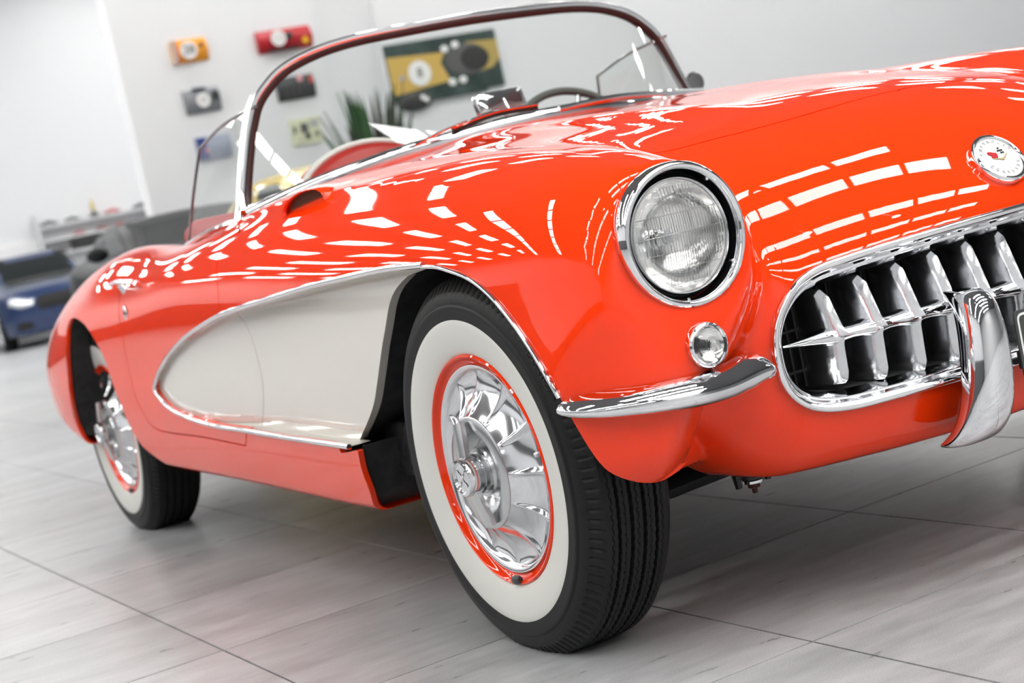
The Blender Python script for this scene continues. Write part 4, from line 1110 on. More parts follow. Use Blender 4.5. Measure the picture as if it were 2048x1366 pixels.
spots = [((0.0, -0.741, ZC), 0), ((-2.591, -0.733, ZC), 0), ((0.0, 0.741, ZC), math.pi), ((-2.591, 0.733, ZC), math.pi)]
for i, (loc, rz) in enumerate(spots):
    o = wheel if i == 0 else copy_tree(wheel)
    o.parent = car; o.matrix_parent_inverse = Matrix.Translation(-CAR0)
    o.location = loc; o.rotation_euler = (0, 0, rz)
# ------------------------------------------------------------------ room
def floor_mat():
    m = bpy.data.materials.new('grey_porcelain'); m.use_nodes = True; nt = m.node_tree; b = nt.nodes['Principled BSDF']
    geo = nt.nodes.new('ShaderNodeNewGeometry'); mp = nt.nodes.new('ShaderNodeMapping'); nt.links.new(geo.outputs['Position'], mp.inputs['Vector'])
    oi = nt.nodes.new('ShaderNodeObjectInfo')
    mp.inputs['Rotation'].default_value = (0, 0, math.radians(-7)); mp.inputs['Scale'].default_value = (4.5, 1.1, 1.0)
    n1 = nt.nodes.new('ShaderNodeTexNoise'); n1.inputs['Scale'].default_value = 1.3; n1.inputs['Detail'].default_value = 9; n1.inputs['Roughness'].default_value = 0.66
    nt.links.new(mp.outputs[0], n1.inputs['Vector'])
    mp2 = nt.nodes.new('ShaderNodeMapping'); nt.links.new(geo.outputs['Position'], mp2.inputs['Vector']); mp2.inputs['Rotation'].default_value = (0, 0, math.radians(-18)); mp2.inputs['Scale'].default_value = (34, 9, 1)
    n2 = nt.nodes.new('ShaderNodeTexNoise'); n2.inputs['Scale'].default_value = 1.0; n2.inputs['Detail'].default_value = 6; nt.links.new(mp2.outputs[0], n2.inputs['Vector'])
    n3 = nt.nodes.new('ShaderNodeTexNoise'); n3.inputs['Scale'].default_value = 420; n3.inputs['Detail'].default_value = 2; nt.links.new(geo.outputs['Position'], n3.inputs['Vector'])
    mx = nt.nodes.new('ShaderNodeMix'); mx.inputs[0].default_value = 0.38; nt.links.new(n1.outputs['Fac'], mx.inputs[2]); nt.links.new(n2.outputs['Fac'], mx.inputs[3])
    mx2 = nt.nodes.new('ShaderNodeMix'); mx2.inputs[0].default_value = 0.36; nt.links.new(mx.outputs[0], mx2.inputs[2]); nt.links.new(n3.outputs['Fac'], mx2.inputs[3])
    r = nt.nodes.new('ShaderNodeValToRGB'); e = r.color_ramp.elements
    e[0].position = 0.32; e[0].color = (0.19, 0.195, 0.20, 1); e[1].position = 0.68; e[1].color = (0.54, 0.55, 0.56, 1)
    nt.links.new(mx2.outputs[0], r.inputs[0])
    hv_ = nt.nodes.new('ShaderNodeHueSaturation'); mr = nt.nodes.new('ShaderNodeMapRange'); mr.inputs[3].default_value = 0.93; mr.inputs[4].default_value = 1.06
    nt.links.new(oi.outputs['Random'], mr.inputs[0]); nt.links.new(mr.outputs[0], hv_.inputs['Value']); nt.links.new(r.outputs[0], hv_.inputs['Color']); nt.links.new(hv_.outputs[0], b.inputs['Base Color'])
    b.inputs['Roughness'].default_value = 0.30
    rr = nt.nodes.new('ShaderNodeMapRange'); rr.inputs[3].default_value = 0.22; rr.inputs[4].default_value = 0.40; nt.links.new(n2.outputs['Fac'], rr.inputs[0]); nt.links.new(rr.outputs[0], b.inputs['Roughness'])
    return m
FLOOR = floor_mat(); GROUT = mat('grout', (0.045, 0.045, 0.048), 0.9)
X0, X1, Y0, Y1, ZR = -28.0, 13.0, -13.0, 19.5, 7.2
WALL = mat('white_wall', (0.74, 0.75, 0.765), 0.7); CEIL = mat('ceiling_grey', (0.20, 0.20, 0.205), 0.8)
fl = MB().box(((X0 + X1) / 2, (Y0 + Y1) / 2, -0.06), (X1 - X0, Y1 - Y0, 0.10)).build('floor', GROUT, None, smooth=False); tag(fl, 'grey floor of large square tiles with thin dark joints', None, None, 'structure')
S, GAPW = 0.5948, 0.0045; A0, B0, YAW = -1.9025, -1.1548, 0.003
def bevel_tile():
    h = (S - GAPW) / 2
    V = [(-h, -h, -0.0095), (h, -h, -0.0095), (h, h, -0.0095), (-h, h, -0.0095), (-h, -h, 0), (h, -h, 0), (h, h, 0), (-h, h, 0)]
    return V, [(4, 5, 6, 7)] + [(i, (i + 1) % 4, 4 + (i + 1) % 4, 4 + i) for i in range(4)]
tv, tf = bevel_tile()
ca, sa = math.cos(YAW), math.sin(YAW); cands = []
for i in range(-46, 26):
    for j in range(-22, 36):
        u, v = A0 + (i + 0.5) * S, B0 + (j + 0.5) * S; x, y = u * ca - v * sa, u * sa + v * ca
        if not (X0 + 0.3 < x < X1 - 0.3 and Y0 + 0.3 < y < Y1 - 0.3): continue
        vis = False; size = 0
        P = [project((x + a * S / 2, y + b * S / 2, 0)) for a in (-1, 1) for b in (-1, 1)]
        if all(p[2] > 0.3 for p in P):
            xs = [p[0] for p in P]; ys = [p[1] for p in P]
            if max(xs) > -20 and min(xs) < W + 20 and max(ys) > 560 and min(ys) < H + 20: vis = True; size = (max(xs) - min(xs)) * (max(ys) - min(ys))
        cands.append((size if vis else 0, x, y))
cands.sort(key=lambda t: -t[0])
tile_me = None
for k, (size, x, y) in enumerate(cands[:300]):
    if size <= 0: break
    if tile_me is None:
        o = MB().add(tv, tf).build('floor_tile', FLOOR, None, smooth=False); tile_me = o.data
    else:
        o = link(bpy.data.objects.new('floor_tile', tile_me))
    o.location = (x, y, 0); o.rotation_euler = (0, 0, YAW); o.parent = fl
n_named = k if size <= 0 else 300
mb = MB()
for size, x, y in cands[n_named:]:
    mb.add([(x + p[0] * ca - p[1] * sa, y + p[0] * sa + p[1] * ca, p[2]) for p in tv], tf)
me = bpy.data.meshes.new('floor_tiles_beyond'); me.from_pydata(mb.V, [], mb.F); me.materials.append(FLOOR)
o = link(bpy.data.objects.new('floor_tiles_beyond', me), fl); o['kind'] = 'stuff'
def wall(name, c, d, m=WALL): return tag(MB().box(c, d).build(name, m, None, smooth=False), None, None, None, 'structure')
wall('wall_back', (X0 - 0.1, (Y0 + Y1) / 2, ZR / 2), (0.2, Y1 - Y0 + 0.4, ZR))
wall('wall_front', (X1 + 0.1, (Y0 + Y1) / 2, ZR / 2), (0.2, Y1 - Y0 + 0.4, ZR), mat('grey_wall', (0.55, 0.55, 0.555), 0.7))
wall('wall_left', ((X0 + X1) / 2, Y1 + 0.1, ZR / 2), (X1 - X0, 0.2, ZR))
wall('wall_right', ((X0 + X1) / 2, Y0 - 0.1, ZR / 2), (X1 - X0, 0.2, ZR))
wall('added_dark_band_2', ((X0 + X1) / 2, Y0 + 0.03, 1.2), (X1 - X0 - 0.3, 0.06, 2.4), mat('added_band_dark', (0.10, 0.10, 0.105), 0.7))  # unseen dark band, added to deepen the shade beneath the car
wall('added_dark_band_3', (X0 + 0.03, (Y0 + 1.4) / 2, 1.3), (0.06, 1.4 - Y0 - 0.2, 2.6), mat('added_band_dark', (0.10, 0.10, 0.105), 0.7))  # out-of-view band added so the red door mirrors something dark low down
XW = -16.0
ye = on_plane(270, 270, 0, XW)[1]; yc1 = on_plane(655, 170, 0, XW)[1]; yc2 = on_plane(790, 205, 0, XW)[1]
wall('wall_partition', (XW - 0.15, (ye + yc1) / 2, ZR / 2), (0.3, yc1 - ye, ZR))
wall('wall_niche', (XW - 0.35, (yc1 + yc2) / 2, ZR / 2), (0.3, yc2 - yc1 + 0.3, ZR))
wall('wall_poster', (XW - 0.15, (yc2 + Y1) / 2, ZR / 2), (0.3, Y1 - yc2, ZR))
tag(MB().box(((X0 + X1) / 2, (Y0 + Y1) / 2, ZR + 0.05), (X1 - X0 + 0.4, Y1 - Y0 + 0.4, 0.1)).build('ceiling', CEIL, None, smooth=False), None, None, None, 'structure')
tag(MB().box((X0 + 0.03, 3.6, 0.9), (0.06, 4.6, 1.8)).build('trim_1', mat('white_cladding', (0.86, 0.86, 0.86), 0.4), None, smooth=False), None, None, None, 'structure')
# ------------------------------------------------------------------ ceiling lights
LIT = mat('lamp_diffuser', (1, 1, 1), 0.5, emit=(1.0, 0.985, 0.96), estr=LAMP_POWER); ALU = mat('lamp_frame', (0.75, 0.75, 0.75), 0.5)
def lamp_panel():
    r = empty('ceiling_light'); tag(r, 'long white ceiling light panel mirrored in the red paint', 'light', 'ceiling light panels in rows')
    a = MB().box((0, 0, -0.012), (0.54, 1.24, 0.024)).build('lamp_frame', ALU, r, smooth=False)
    b = MB().box((0, 0, -0.026), (0.50, 1.20, 0.006)).build('diffuser', LIT, r, smooth=False)
    return r
lp = None
lamp_xy = []
for x, n in ((1.3, 4), (2.8, 5), (4.5, 6), (6.5, 6), (8.7, 6), (11.2, 6)):     # main rows ahead of the car
    for j in range(n): lamp_xy.append((x, -1.2 + 1.36 * j))
for i in range(5):                                    # rows over the right side of the hall
    for j in range(7): lamp_xy.append((-9.0 + 4.4 * i, -11.6 + 1.36 * j))
for i in range(8):                                    # rear hall
    for j in range(14):
        if i > 3 or j % 4 != 3: lamp_xy.append((-26.3 + 2.2 * i, -10.5 + 2.1 * j))
for j in range(2):                                    # far left of the hall
    for i in range(4): lamp_xy.append((-7.0 + 3.0 * i, 10.4 + 2.2 * j))
for x, y in lamp_xy:
    if lp is None: lp = o = lamp_panel()
    else: o = copy_tree(lp)
    o.location = (x, y, ZR - 0.45)
for i, (x, y) in enumerate([(2.6, -3.0), (3.9, 0.6), (5.2, -2.2), (4.8, 2.6), (7.2, -0.6)]):
    r = empty('pendant_spot', (x, y, ZR - 1.2)); tag(r, 'round white spot lamp mirrored in the red nose', 'spot lamp', 'round ceiling spots')
    MB().lathe([(0.02, 1.2), (0.02, 0.10), (0.11, 0.08), (0.13, -0.02), (0.12, -0.02)], 24, 'z').build('housing', ALU, r)
    MB().lathe([(0.118, -0.015), (0.0, -0.02)], 24, 'z').build('diffuser', mat('spot_diffuser', (1, 1, 1), 0.5, emit=(1, 0.98, 0.95), estr=LAMP_POWER * 1.6), r)
# ------------------------------------------------------------------ wall pictures
def wall_pt(px, py, xw=XW): return Vector(on_plane(px, py, 0, xw))
def quad_frame(c, wpx, hpx, xw=XW):
    """centre, width (y) and height (z) in metres on the wall for a pixel box"""
    p = wall_pt(*c, xw); dep = project(p)[2]; return p, wpx * dep / FPX / 0.90, hpx * dep / FPX
def bent_panel(name, c, wpx, hpx, m, label, bend=0.04, cat='wall art', face=None, group=None):
    p, w, h = quad_frame(c, wpx, hpx); r = empty(name, p); tag(r, label, cat, group)
    n = 16; V = []; 
    for i in range(n + 1):
        t = i / n - 0.5; z = -t * h; b = bend * (1 - (2 * t) ** 2) + 0.02
        V += [(b, -w / 2, z), (b, w / 2, z)]
    k = len(V); V += [(0.0, v[1], v[2]) for v in V]
    F = [(2 * i, 2 * i + 2, 2 * i + 3, 2 * i + 1) for i in range(n)] + [(k + 2 * i, k + 2 * i + 1, k + 2 * i + 3, k + 2 * i + 2) for i in range(n)] + [(2 * i, k + 2 * i, k + 2 * i + 2, 2 * i + 2) for i in range(n)] + [(2 * i + 1, 2 * i + 3, k + 2 * i + 3, k + 2 * i + 1) for i in range(n)] + [(0, 1, k + 1, k), (2 * n, k + 2 * n, k + 2 * n + 1, 2 * n + 1)]
    MB().add(V, F).build('panel', m, r)
    return r, w, h
def disc(r, rad, y, z, x, m, name='roundel'): return MB().lathe([(rad, 0), (rad, 0.006), (0, 0.006)], 28, 'x', (x, y, z)).build(name, m, r, smooth=False)
def wtext(r, txt, size, y, z, x, m, name='number'):
    mb = MB(); put_text(mb, txt, size, frame_mx((x, y, z), (0, 1, 0), (0, 0, 1)), 0.003); return mb.build(name, m, r, smooth=False)
WHT = mat('print_white', (0.80, 0.80, 0.79), 0.5); BLK = mat('print_black', (0.03, 0.03, 0.03), 0.5)
r, w, h = bent_panel('racing_artwork', (377, 102), 66, 46, mat('amber_paint', (0.75, 0.30, 0.02), 0.35), 'amber wall panel with white roundel and number 28', 0.05)
disc(r, h * 0.38, -0.02, 0, 0.075, WHT); wtext(r, '28', h * 0.52, -0.02, 0, 0.083, BLK); disc(r, h * 0.1, w * 0.33, h * 0.16, 0.072, BLK, 'spot')
MB().box((0.05, -w * 0.45, 0), (0.07, w * 0.09, h * 0.96)).build('end_band', mat('band_grey', (0.42, 0.43, 0.42), 0.5), r, smooth=False)
MB().box((0.052, -w * 0.39, 0), (0.07, w * 0.03, h * 0.96)).build('end_stripe', mat('band_red', (0.7, 0.1, 0.06), 0.5), r, smooth=False)
r, w, h = bent_panel('racing_artwork', (566, 80), 104, 44, mat('deep_red_paint', (0.40, 0.012, 0.02), 0.3), 'deep red wall panel with white roundel and small yellow badge', 0.07)
disc(r, h * 0.36, -w * 0.13, 0.02, 0.095, WHT); wtext(r, '13', h * 0.5, -w * 0.13, 0.02, 0.103, mat('faded_grey', (0.45, 0.45, 0.45), 0.5)); disc(r, h * 0.16, w * 0.36, -h * 0.18, 0.085, mat('badge_yellow', (0.75, 0.42, 0.02), 0.4), 'badge')
MB().sphere((0.10, w * 0.07, h * 0.12), h * 0.18, 14, 8, (0.4, 1, 1)).build('filler_cap', BLK, r); MB().box((0.05, -w * 0.05, -h * 0.44), (0.09, w * 0.55, h * 0.08)).build('lower_vent', BLK, r, smooth=False)
r, w, h = bent_panel('racing_artwork', (403, 202), 66, 48, mat('slate_paint', (0.20, 0.21, 0.23), 0.4), 'slate grey wall panel with white roundel and black numeral', 0.05)
disc(r, h * 0.29, 0.0, 0, 0.075, WHT); wtext(r, '11', h * 0.30, 0.0, 0, 0.083, BLK); MB().box((0.06, w * 0.36, h * 0.12), (0.07, w * 0.18, h * 0.35)).build('side_scoop', BLK, r, smooth=False); MB().box((0.05, -w * 0.05, h * 0.52), (0.06, w * 0.36, h * 0.06)).build('lip', mat('slate_paint', (0, 0, 0)), r, smooth=False)
r, w, h = bent_panel('racing_artwork', (427, 295), 64, 48, mat('steel_blue_paint', (0.33, 0.37, 0.47), 0.4), 'pale steel blue wall panel with navy corner behind side window', 0.03)
MB().box((0.052, -w * 0.36, h * 0.03), (0.03, w * 0.25, h * 0.88)).build('navy_corner', mat('navy', (0.03, 0.05, 0.22), 0.4), r, smooth=False); disc(r, h * 0.09, -w * 0.24, -h * 0.08, 0.066, mat('pink_spot', (0.75, 0.35, 0.38), 0.5), 'spot')
r, w, h = bent_panel('racing_artwork', (590, 176), 72, 46, mat('charcoal_paint', (0.045, 0.047, 0.05), 0.45), 'charcoal wall panel with pink dot and red corner', 0.04)
disc(r, h * 0.14, w * 0.12, h * 0.36, 0.065, mat('pink_spot', (0, 0, 0)), 'spot'); MB().box((0.05, w * 0.42, h * 0.25), (0.04, w * 0.08, h * 0.3)).build('red_corner', mat('band_red', (0, 0, 0)), r, smooth=False)
for q in (-0.3, -0.12, 0.06): MB().box((0.062, q * w, -h * 0.1), (0.02, w * 0.02, h * 0.7)).build('rib', mat('rib_grey', (0.10, 0.10, 0.10), 0.5), r, smooth=False)
p, w, h = quad_frame((611, 262), 56, 50); r = empty('printed_board', p); tag(r, 'pale yellow printed board with grey figures seen through windscreen', 'poster')
MB().box((0.015, 0, 0), (0.03, w, h)).build('board', mat('pale_yellow', (0.66, 0.68, 0.48), 0.5), r, smooth=False)
for y_, z_, a_, b_, m_ in ((-0.38, 0.1, 0.10, 0.30, 'rib_grey'), (-0.05, 0.12, 0.26, 0.38, 'rib_grey'), (0.02, -0.22, 0.18, 0.22, 'print_black'), (0.34, -0.18, 0.12, 0.2, 'rib_grey'), (0.30, 0.25, 0.30, 0.3, 'band_grey'), (-0.25, -0.3, 0.10, 0.12, 'band_grey')):
    MB().box((0.032, y_ * w, z_ * h), (0.006, a_ * w, b_ * h)).build('printed_figure', MATS[m_], r, smooth=False)
# large picture: racing car from above
p, w, h = quad_frame((889, 136), 226, 122); r = empty('racing_picture', p); tag(r, 'large picture of green and yellow racing car seen from above', 'picture')
sh_ = lambda y, z: (0.0, y * w, z * h)
MB().box((0.02, 0, h * 0.03), (0.04, w, h * 0.94)).build('canvas', mat('bottle_green', (0.018, 0.040, 0.034), 0.4, noise=(4, (0.06, 0.09, 0.085), 5)), r, smooth=False)
YEL = mat('stripe_yellow', (0.60, 0.40, 0.10), 0.45)
MB().prism([(-w * 0.5, -h * 0.32), (w * 0.02, -h * 0.22), (-w * 0.04, h * 0.08), (w * 0.01, h * 0.25), (-w * 0.5, h * 0.30)], 0.004, frame_mx((0, 0, 0), (0, 1, 0), (0, 0, 1)).to_3x3(), (0.041, 0, 0)).build('nose_stripe', YEL, r, smooth=False)
MB().prism([(w * 0.22, h * 0.36), (w * 0.5, h * 0.33), (w * 0.5, h * 0.02), (w * 0.42, -h * 0.12), (w * 0.2, -h * 0.18)], 0.003, frame_mx((0, 0, 0), (0, 1, 0), (0, 0, 1)).to_3x3(), (0.041, 0, 0)).build('tail_stripe', mat('ochre', (0.45, 0.33, 0.10), 0.45), r, smooth=False)
disc(r, h * 0.205, -w * 0.24, -h * 0.02, 0.046, WHT); wtext(r, '8', h * 0.22, -w * 0.24, -h * 0.02, 0.054, mat('rib_grey', (0, 0, 0)))
disc(r, h * 0.05, -w * 0.40, -h * 0.06, 0.046, mat('faded_grey', (0, 0, 0)), 'nose_cap')
MB().sphere((0.045, w * 0.20, h * 0.08), 1, 24, 8, (0.006, w * 0.20, h * 0.26)).build('cockpit_surround', mat('rib_grey', (0, 0, 0)), r); MB().sphere((0.055, w * 0.27, h * 0.08), 1, 24, 8, (0.006, w * 0.13, h * 0.20)).build('cockpit_opening', BLK, r)
for y_, z_ in ((0.02, 0.30), (0.12, 0.34), (0.03, -0.25), (0.13, -0.24)): MB().sphere((0.046, y_ * w, z_ * h), h * 0.06, 12, 8, (0.1, 1.2, 1)).build('mirror_glint', WHT, r)
MB().sphere((0.045, -w * 0.33, -h * 0.46), 1, 20, 10, (0.05, w * 0.16, h * 0.15)).build('front_tyre', BLK, r)
for y_ in (-0.27, -0.24): MB().sphere((0.095, y_ * w, -h * (0.42 + (y_ + 0.27) * 1.5)), h * 0.045, 12, 8, (0.2, 1, 1)).build('tyre_glint', WHT, r)
MB().box((0.03, 0.02 * w, -h * 0.42), (0.05, w * 0.62, h * 0.14)).build('lower_flank', mat('bottle_green', (0, 0, 0)), r, smooth=False)
# ------------------------------------------------------------------ plant
pp = Vector(on_plane(752, 300, 0, XW + 1.3)); random.seed(4)
pl = empty('potted_yucca', (pp.x, pp.y, 0)); pl.scale = (1.0, 1.0, 1.08); tag(pl, 'tall potted plant with upright dark green blades beside racing picture', 'plant')
MB().lathe([(0.0, 0.0), (0.20, 0.0), (0.27, 0.62), (0.29, 0.64), (0.27, 0.64), (0.25, 0.60), (0.0, 0.58)], 28, 'z').build('pot', mat('white_pot', (0.75, 0.75, 0.74), 0.35), pl)
MB().lathe([(0.25, 0.575), (0.0, 0.60)], 20, 'z').build('soil', mat('soil', (0.03, 0.022, 0.016), 0.9), pl)
GREEN = [mat('leaf_green_%d' % i, c, 0.45) for i, c in enumerate(((0.012, 0.05, 0.016), (0.02, 0.075, 0.022), (0.035, 0.11, 0.03), (0.05, 0.045, 0.035)))]
for i in range(64):
    a = random.uniform(0, 2 * math.pi); r0 = random.uniform(0.02, 0.20); ln = random.uniform(1.05, 1.62); lean = random.uniform(0.05, 0.36); tw = random.uniform(0, 3.1)
    V = []; n = 7; wd0 = random.uniform(0.040, 0.065)
    for k in range(n + 1):
        t = k / n; rr = r0 + lean * t * (0.7 + 0.6 * t); z = 0.58 + ln * t * (1 - 0.06 * lean * t); wv = wd0 * (0.55 + 0.9 * t) * (1 - t ** 3.0) + 0.001
        cx, cy = rr * math.cos(a), rr * math.sin(a); dx, dy = math.cos(a + math.pi / 2 + tw * 0.3), math.sin(a + math.pi / 2 + tw * 0.3)
        V += [(cx - dx * wv, cy - dy * wv, z), (cx + math.cos(a) * 0.012, cy + math.sin(a) * 0.012, z), (cx + dx * wv, cy + dy * wv, z)]
    F = [(3 * k + q, 3 * k + q + 1, 3 * k + 4 + q, 3 * k + 3 + q) for k in range(n) for q in (0, 1)]
    MB().add(V, F).build('blade_leaf', GREEN[i % 4 if i % 7 else 3], pl)
for i in range(3):
    MB().tube([(0.12 * (i - 1), 0.08 * (i % 2), 0.58), (0.14 * (i - 1), 0.1 * (i % 2), 0.82)], [0.03, 0.012], 8).build('red_flower', mat('flower_red', (0.45, 0.04, 0.02), 0.5), pl)
# ------------------------------------------------------------------ background cars
def modern_car(name, label, paint, loc, rz, Hh=1.42, L=4.5, hoodz=0.95, parts=True, seed=0):
    hl, ztop = L / 2, Hh
    wv = spl([(-hl, 0.78), (-hl + 0.5, 0.88), (0, 0.91), (hl - 0.6, 0.88), (hl, 0.70)])
    zt = spl([(-hl, 0.80), (-hl + 0.35, 1.0), (-1.0, 1.02), (0.0, 0.99), (0.8, hoodz), (1.5, hoodz - 0.09), (hl - 0.15, hoodz - 0.22), (hl, hoodz - 0.34)])
    def f(P):
        x, y, z = P[:, 0], np.abs(P[:, 1]), P[:, 2]
        b = rmax(y - wv(x) + 0.10 * np.clip(z - 0.72, 0, 1) ** 1.3 + 0.12 * np.clip(0.45 - z, 0, 1), z - zt(x) + 0.05 * y * y, 0.14)
        b = rmax(b, np.abs(x) - hl + 0.28 * y * y + 0.10 * np.clip(0.5 - z, 0, 1), 0.10); b = rmax(b, 0.20 - z, 0.05)
        ws_ = (x - 0.80) * 0.50 + (z - 0.96) * 0.866; rw = (-x - 1.55) * 0.42 + (z - 0.98) * 0.907
        c = rmax(rmax(ws_, rw, 0.22), rmax(y - 0.76 + 0.30 * (z - 0.95), z - ztop + 0.06 * y * y + 0.03 * (x + 0.4) ** 2, 0.14), 0.10)
        d = smin(b, np.maximum(c, 0.8 - z), 0.08)
        return d
    V, T = iso_mesh(f, (-hl - 0.1, -1.0, 0.1), (hl + 0.1, 1.0, ztop + 0.12), 0.045)
    root = empty(name, (loc[0], loc[1], 0), None, (0, 0, rz)); tag(root, label, 'car')
    for cx in (1.38, -1.36): V, T = clip(V, T, np.maximum(np.hypot(V[:, 0] - cx, V[:, 2] - 0.34) - 0.385, 0.60 - np.abs(V[:, 1])))
    def piece(nm, h, m):
        nonlocal V, T
        (a, b), (V, T) = split(V, T, h)
        if len(b): mesh_obj(nm, a, b, m, root, True, unit(grad(f, a)))
    DG = mat('tinted_glass', (0.012, 0.015, 0.015), 0.15, 0, 0.0, spec=0.18)
    zt0, zb0 = ztop - 0.10, 1.02
    yz_ws = [(-0.60, zb0 - 0.02), (0.60, zb0 - 0.02), (0.50, zt0), (-0.50, zt0)]
    piece('windscreen', np.minimum(poly_sd(V[:, [1, 2]], yz_ws), V[:, 0] - 0.02), DG)
    piece('rear_window', np.minimum(poly_sd(V[:, [1, 2]], [(-0.55, zb0), (0.55, zb0), (0.45, zt0), (-0.45, zt0)]), -1.15 - V[:, 0]), DG)
    for s in (-1, 1):
        for nm, pg in (('front_side_window', [(0.52, zb0 + 0.01), (-0.42, zb0 + 0.01), (-0.42, zt0 + 0.01), (0.0, zt0)]), ('rear_side_window', [(-0.50, zb0 + 0.01), (-1.15, zb0 + 0.02), (-0.80, zt0 - 0.01), (-0.50, zt0 + 0.01)])):
            piece(nm, np.minimum(poly_sd(V[:, [0, 2]], pg), s * V[:, 1] - 0.42), DG)
    LG = mat('lamp_clear', (0.75, 0.78, 0.80), 0.1, 0.6, 1.0)
    for s in (-1, 1):
        piece('headlamp', np.minimum(poly_sd(np.stack([V[:, 1] * s, V[:, 2]], 1), [(0.42, hoodz - 0.33), (0.75, hoodz - 0.25), (0.80, hoodz - 0.36), (0.62, hoodz - 0.43), (0.44, hoodz - 0.42)]), V[:, 0] - 1.4), LG)
        piece('tail_lamp', np.minimum(poly_sd(np.stack([V[:, 1] * s, V[:, 2]], 1), [(0.45, 0.70), (0.82, 0.72), (0.82, 0.84), (0.45, 0.82)]), -V[:, 0] - 1.8), mat('tail_red', (0.4, 0.01, 0.01), 0.2, 0, 1.0))
        piece('bumper_intake', np.minimum(poly_sd(np.stack([V[:, 1] * s, V[:, 2]], 1), [(0.48, 0.28), (0.74, 0.30), (0.70, 0.42), (0.50, 0.40)]), V[:, 0] - 1.4), GAP)
    piece('radiator_grille', np.minimum(poly_sd(V[:, [1, 2]], [(-0.36, hoodz - 0.50), (0.36, hoodz - 0.50), (0.40, hoodz - 0.34), (0.30, hoodz - 0.28), (-0.30, hoodz - 0.28), (-0.40, hoodz - 0.34)]), V[:, 0] - 1.4), GAP)
    mesh_obj('body', V, T, paint, root, True, unit(grad(f, V)))
    w0 = None
    for cx in (1.38, -1.36):
        for s in (-1, 1):
            if w0 is None:
                w0 = o = empty('wheel', (0, 0, 0), root)
                MB().lathe([(0.24, -0.10), (0.30, -0.115), (0.335, -0.09), (0.338, 0.09), (0.30, 0.11), (0.24, 0.10)], 40).build('tyre', RUBBER, o)
                mb = MB().lathe([(0.245, -0.10), (0.235, -0.108), (0.225, -0.095), (0.21, 0.08)], 40); mb.lathe([(0.05, -0.10), (0.04, -0.105), (0.0, -0.105)], 20)
                for q in range(10):
                    a = 2 * math.pi * q / 10; mb.tube([(0.03 * math.cos(a), -0.098, 0.03 * math.sin(a)), (0.232 * math.cos(a), -0.096, 0.232 * math.sin(a))], [0.02, 0.013], 6, flat=(1, 0.5))
                mb.build('alloy_rim', BRUSHED, o)['kind'] = 'stuff'
            else: o = copy_tree(w0, root)
            o.location = (cx, s * 0.80, 0.338); o.rotation_euler = (0, 0, 0 if s < 0 else math.pi)
    for s in (-1, 1):
        mo_ = MB().sphere((0.50, s * 1.0, 1.04), 0.1, 14, 10, (0.6, 1.1, 0.75)).build('door_mirror', paint, root)
    for cx in (1.38, -1.36):
        MB().box((cx, 0, 0.42), (0.80, 1.30, 0.44)).build('wheel_housing', GAP, root, smooth=False)
    return root
NAVY = mat('navy_car_paint', (0.010, 0.030, 0.10), 0.3, 0.0, 0.7); DKG = mat('graphite_car_paint', (0.010, 0.011, 0.013), 0.35, 0.0, 0.0, spec=0.25); YLW = mat('yellow_car_paint', (0.80, 0.55, 0.03), 0.35, 0, 1.0)
bc = on_plane(22, 703, 2, 0.0)
modern_car('parked_car', 'dark blue parked car far behind at left edge of picture', NAVY, (bc[0] - 1.38, bc[1] + 0.80 + 0.12, 0), -0.07, 1.62, 4.7, 1.06)
modern_car('parked_car', 'graphite parked car with dark windscreen right behind the red tail', DKG, (-13.45, 2.95, 0), -0.03, 1.33, 4.25, 0.92)
modern_car('parked_car', 'yellow parked car seen through the windscreen in front of plant', YLW, (-8.95, 3.0, 0), 0.0, 1.33, 4.2, 0.92)
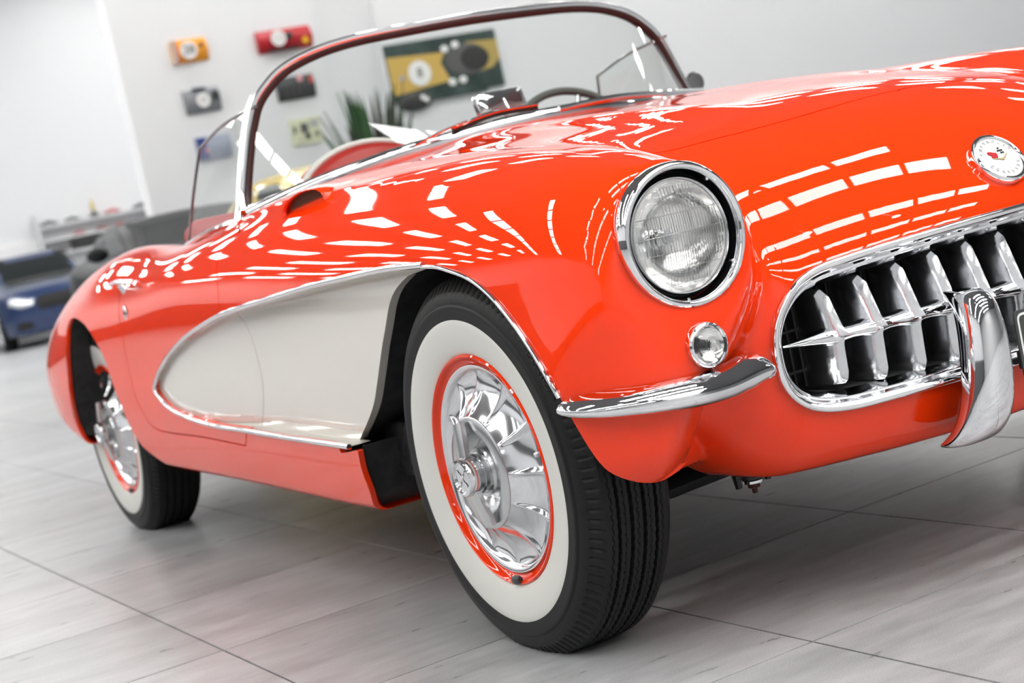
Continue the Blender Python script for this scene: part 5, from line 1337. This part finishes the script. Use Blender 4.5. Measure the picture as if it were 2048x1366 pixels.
# ------------------------------------------------------------------ display shelf with model cars on the far wall
XS = X0 + 0.03
sA, sB = wall_pt(70, 455, XS), wall_pt(307, 412, XS)
r = empty('display_shelf', (XS, (sA.y + sB.y) / 2, 0)); tag(r, 'white display shelf with small model cars on the far wall', 'shelf')
wsh = sB.y - sA.y
zt1 = wall_pt(190, 434, XS).z; zt2 = wall_pt(190, 463, XS).z; zt3 = wall_pt(190, 492, XS).z
WSH = mat('shelf_white', (0.68, 0.69, 0.70), 0.5)
for z in (zt1, zt2, zt3): MB().box((0.17, 0, z - 0.02), (0.34, wsh, 0.04)).build('board', WSH, r, smooth=False)
for y in (-wsh / 2, wsh / 2): MB().box((0.17, y, (zt1 + zt3) / 2 + 0.1), (0.34, 0.03, zt1 - zt3 + 0.28)).build('upright', WSH, r, smooth=False)
def model_car(px, z, ln, m, label, tall=0.26):
    p = wall_pt(px, 450, XS); q = empty('model_car', (XS + 0.18, p.y, z)); tag(q, label, 'model car', 'model cars on the far shelf')
    l = ln / 2; h = ln * tall
    prof_ = [(-l, h * 0.25), (-l * 0.96, h * 0.60), (-l * 0.55, h * 0.66), (-l * 0.30, h), (l * 0.25, h), (l * 0.5, h * 0.66), (l * 0.95, h * 0.55), (l, h * 0.25)]
    MB().prism(prof_, ln * 0.36, frame_mx((0, 0, 0), (0, 1, 0), (0, 0, 1)).to_3x3(), (-ln * 0.18, 0, 0)).build('shell', m, q, bevel=ln * 0.02)
    for a in (-0.58, 0.58):
        for b in (-1, 1): MB().lathe([(0, -0.012), (h * 0.26, -0.012), (h * 0.26, 0.012), (0, 0.012)], 14, 'x', (b * ln * 0.165, a * l, h * 0.26)).build('wheel', GAP, q)
    return q
MB_, MR, MG = mat('model_black', (0.03, 0.03, 0.033), 0.3, 0, 1), mat('model_red', (0.55, 0.02, 0.02), 0.3, 0, 1), mat('model_pink', (0.50, 0.20, 0.22), 0.4, 0, 1)
for px, z, ln, m, lb in ((93, zt1, 0.34, MB_, 'flat black model car at left end of the top shelf'), (141, zt1, 0.30, mat('model_green', (0.02, 0.05, 0.045), 0.3, 0, 1), 'dark green model car second on the top shelf'), (225, zt1, 0.32, MR, 'red model car on the top shelf near its right end'), (285, zt1, 0.33, mat('model_grey', (0.05, 0.05, 0.055), 0.4), 'dark grey model car at right end of the top shelf'),
                         (150, zt2, 0.24, MR, 'red model car at left on the middle shelf'), (197, zt2, 0.25, mat('model_maroon', (0.30, 0.02, 0.025), 0.3, 0, 1), 'maroon model car at centre of the middle shelf'), (237, zt2, 0.24, mat('model_scarlet', (0.65, 0.03, 0.03), 0.3, 0, 1), 'scarlet model car right of centre on the middle shelf'), (293, zt2, 0.24, MG, 'pink model car at right end of the middle shelf'),
                         (98, zt3 + 0.0, 0.36, mat('model_coal', (0.02, 0.02, 0.02), 0.4), 'coal black model car on the lowest shelf at left')):
    model_car(px, z, ln, m, lb)
p = wall_pt(183, 430, XS); q = empty('trophy_figure', (XS + 0.18, p.y, zt1 + 0.002)); q.location.x += 0.02; tag(q, 'small pale yellow trophy figure standing on the top shelf', 'trophy')
MB().lathe([(0, 0), (0.09, 0), (0.09, 0.05), (0.03, 0.07), (0.025, 0.12)], 16, 'z').build('base', BLK, q); MB().lathe([(0.02, 0.10), (0.05, 0.16), (0.045, 0.24), (0.02, 0.27), (0.03, 0.30), (0.0, 0.34)], 16, 'z').build('figure', mat('pale_gold', (0.62, 0.52, 0.22), 0.4), q)
p = wall_pt(172, 480, XS); q = MB().box((XS + 0.2, p.y, zt3 + 0.09), (0.24, 0.62, 0.17)).build('storage_box', BLK, None, bevel=0.01); tag(q, 'long black box on the lowest shelf', 'box')
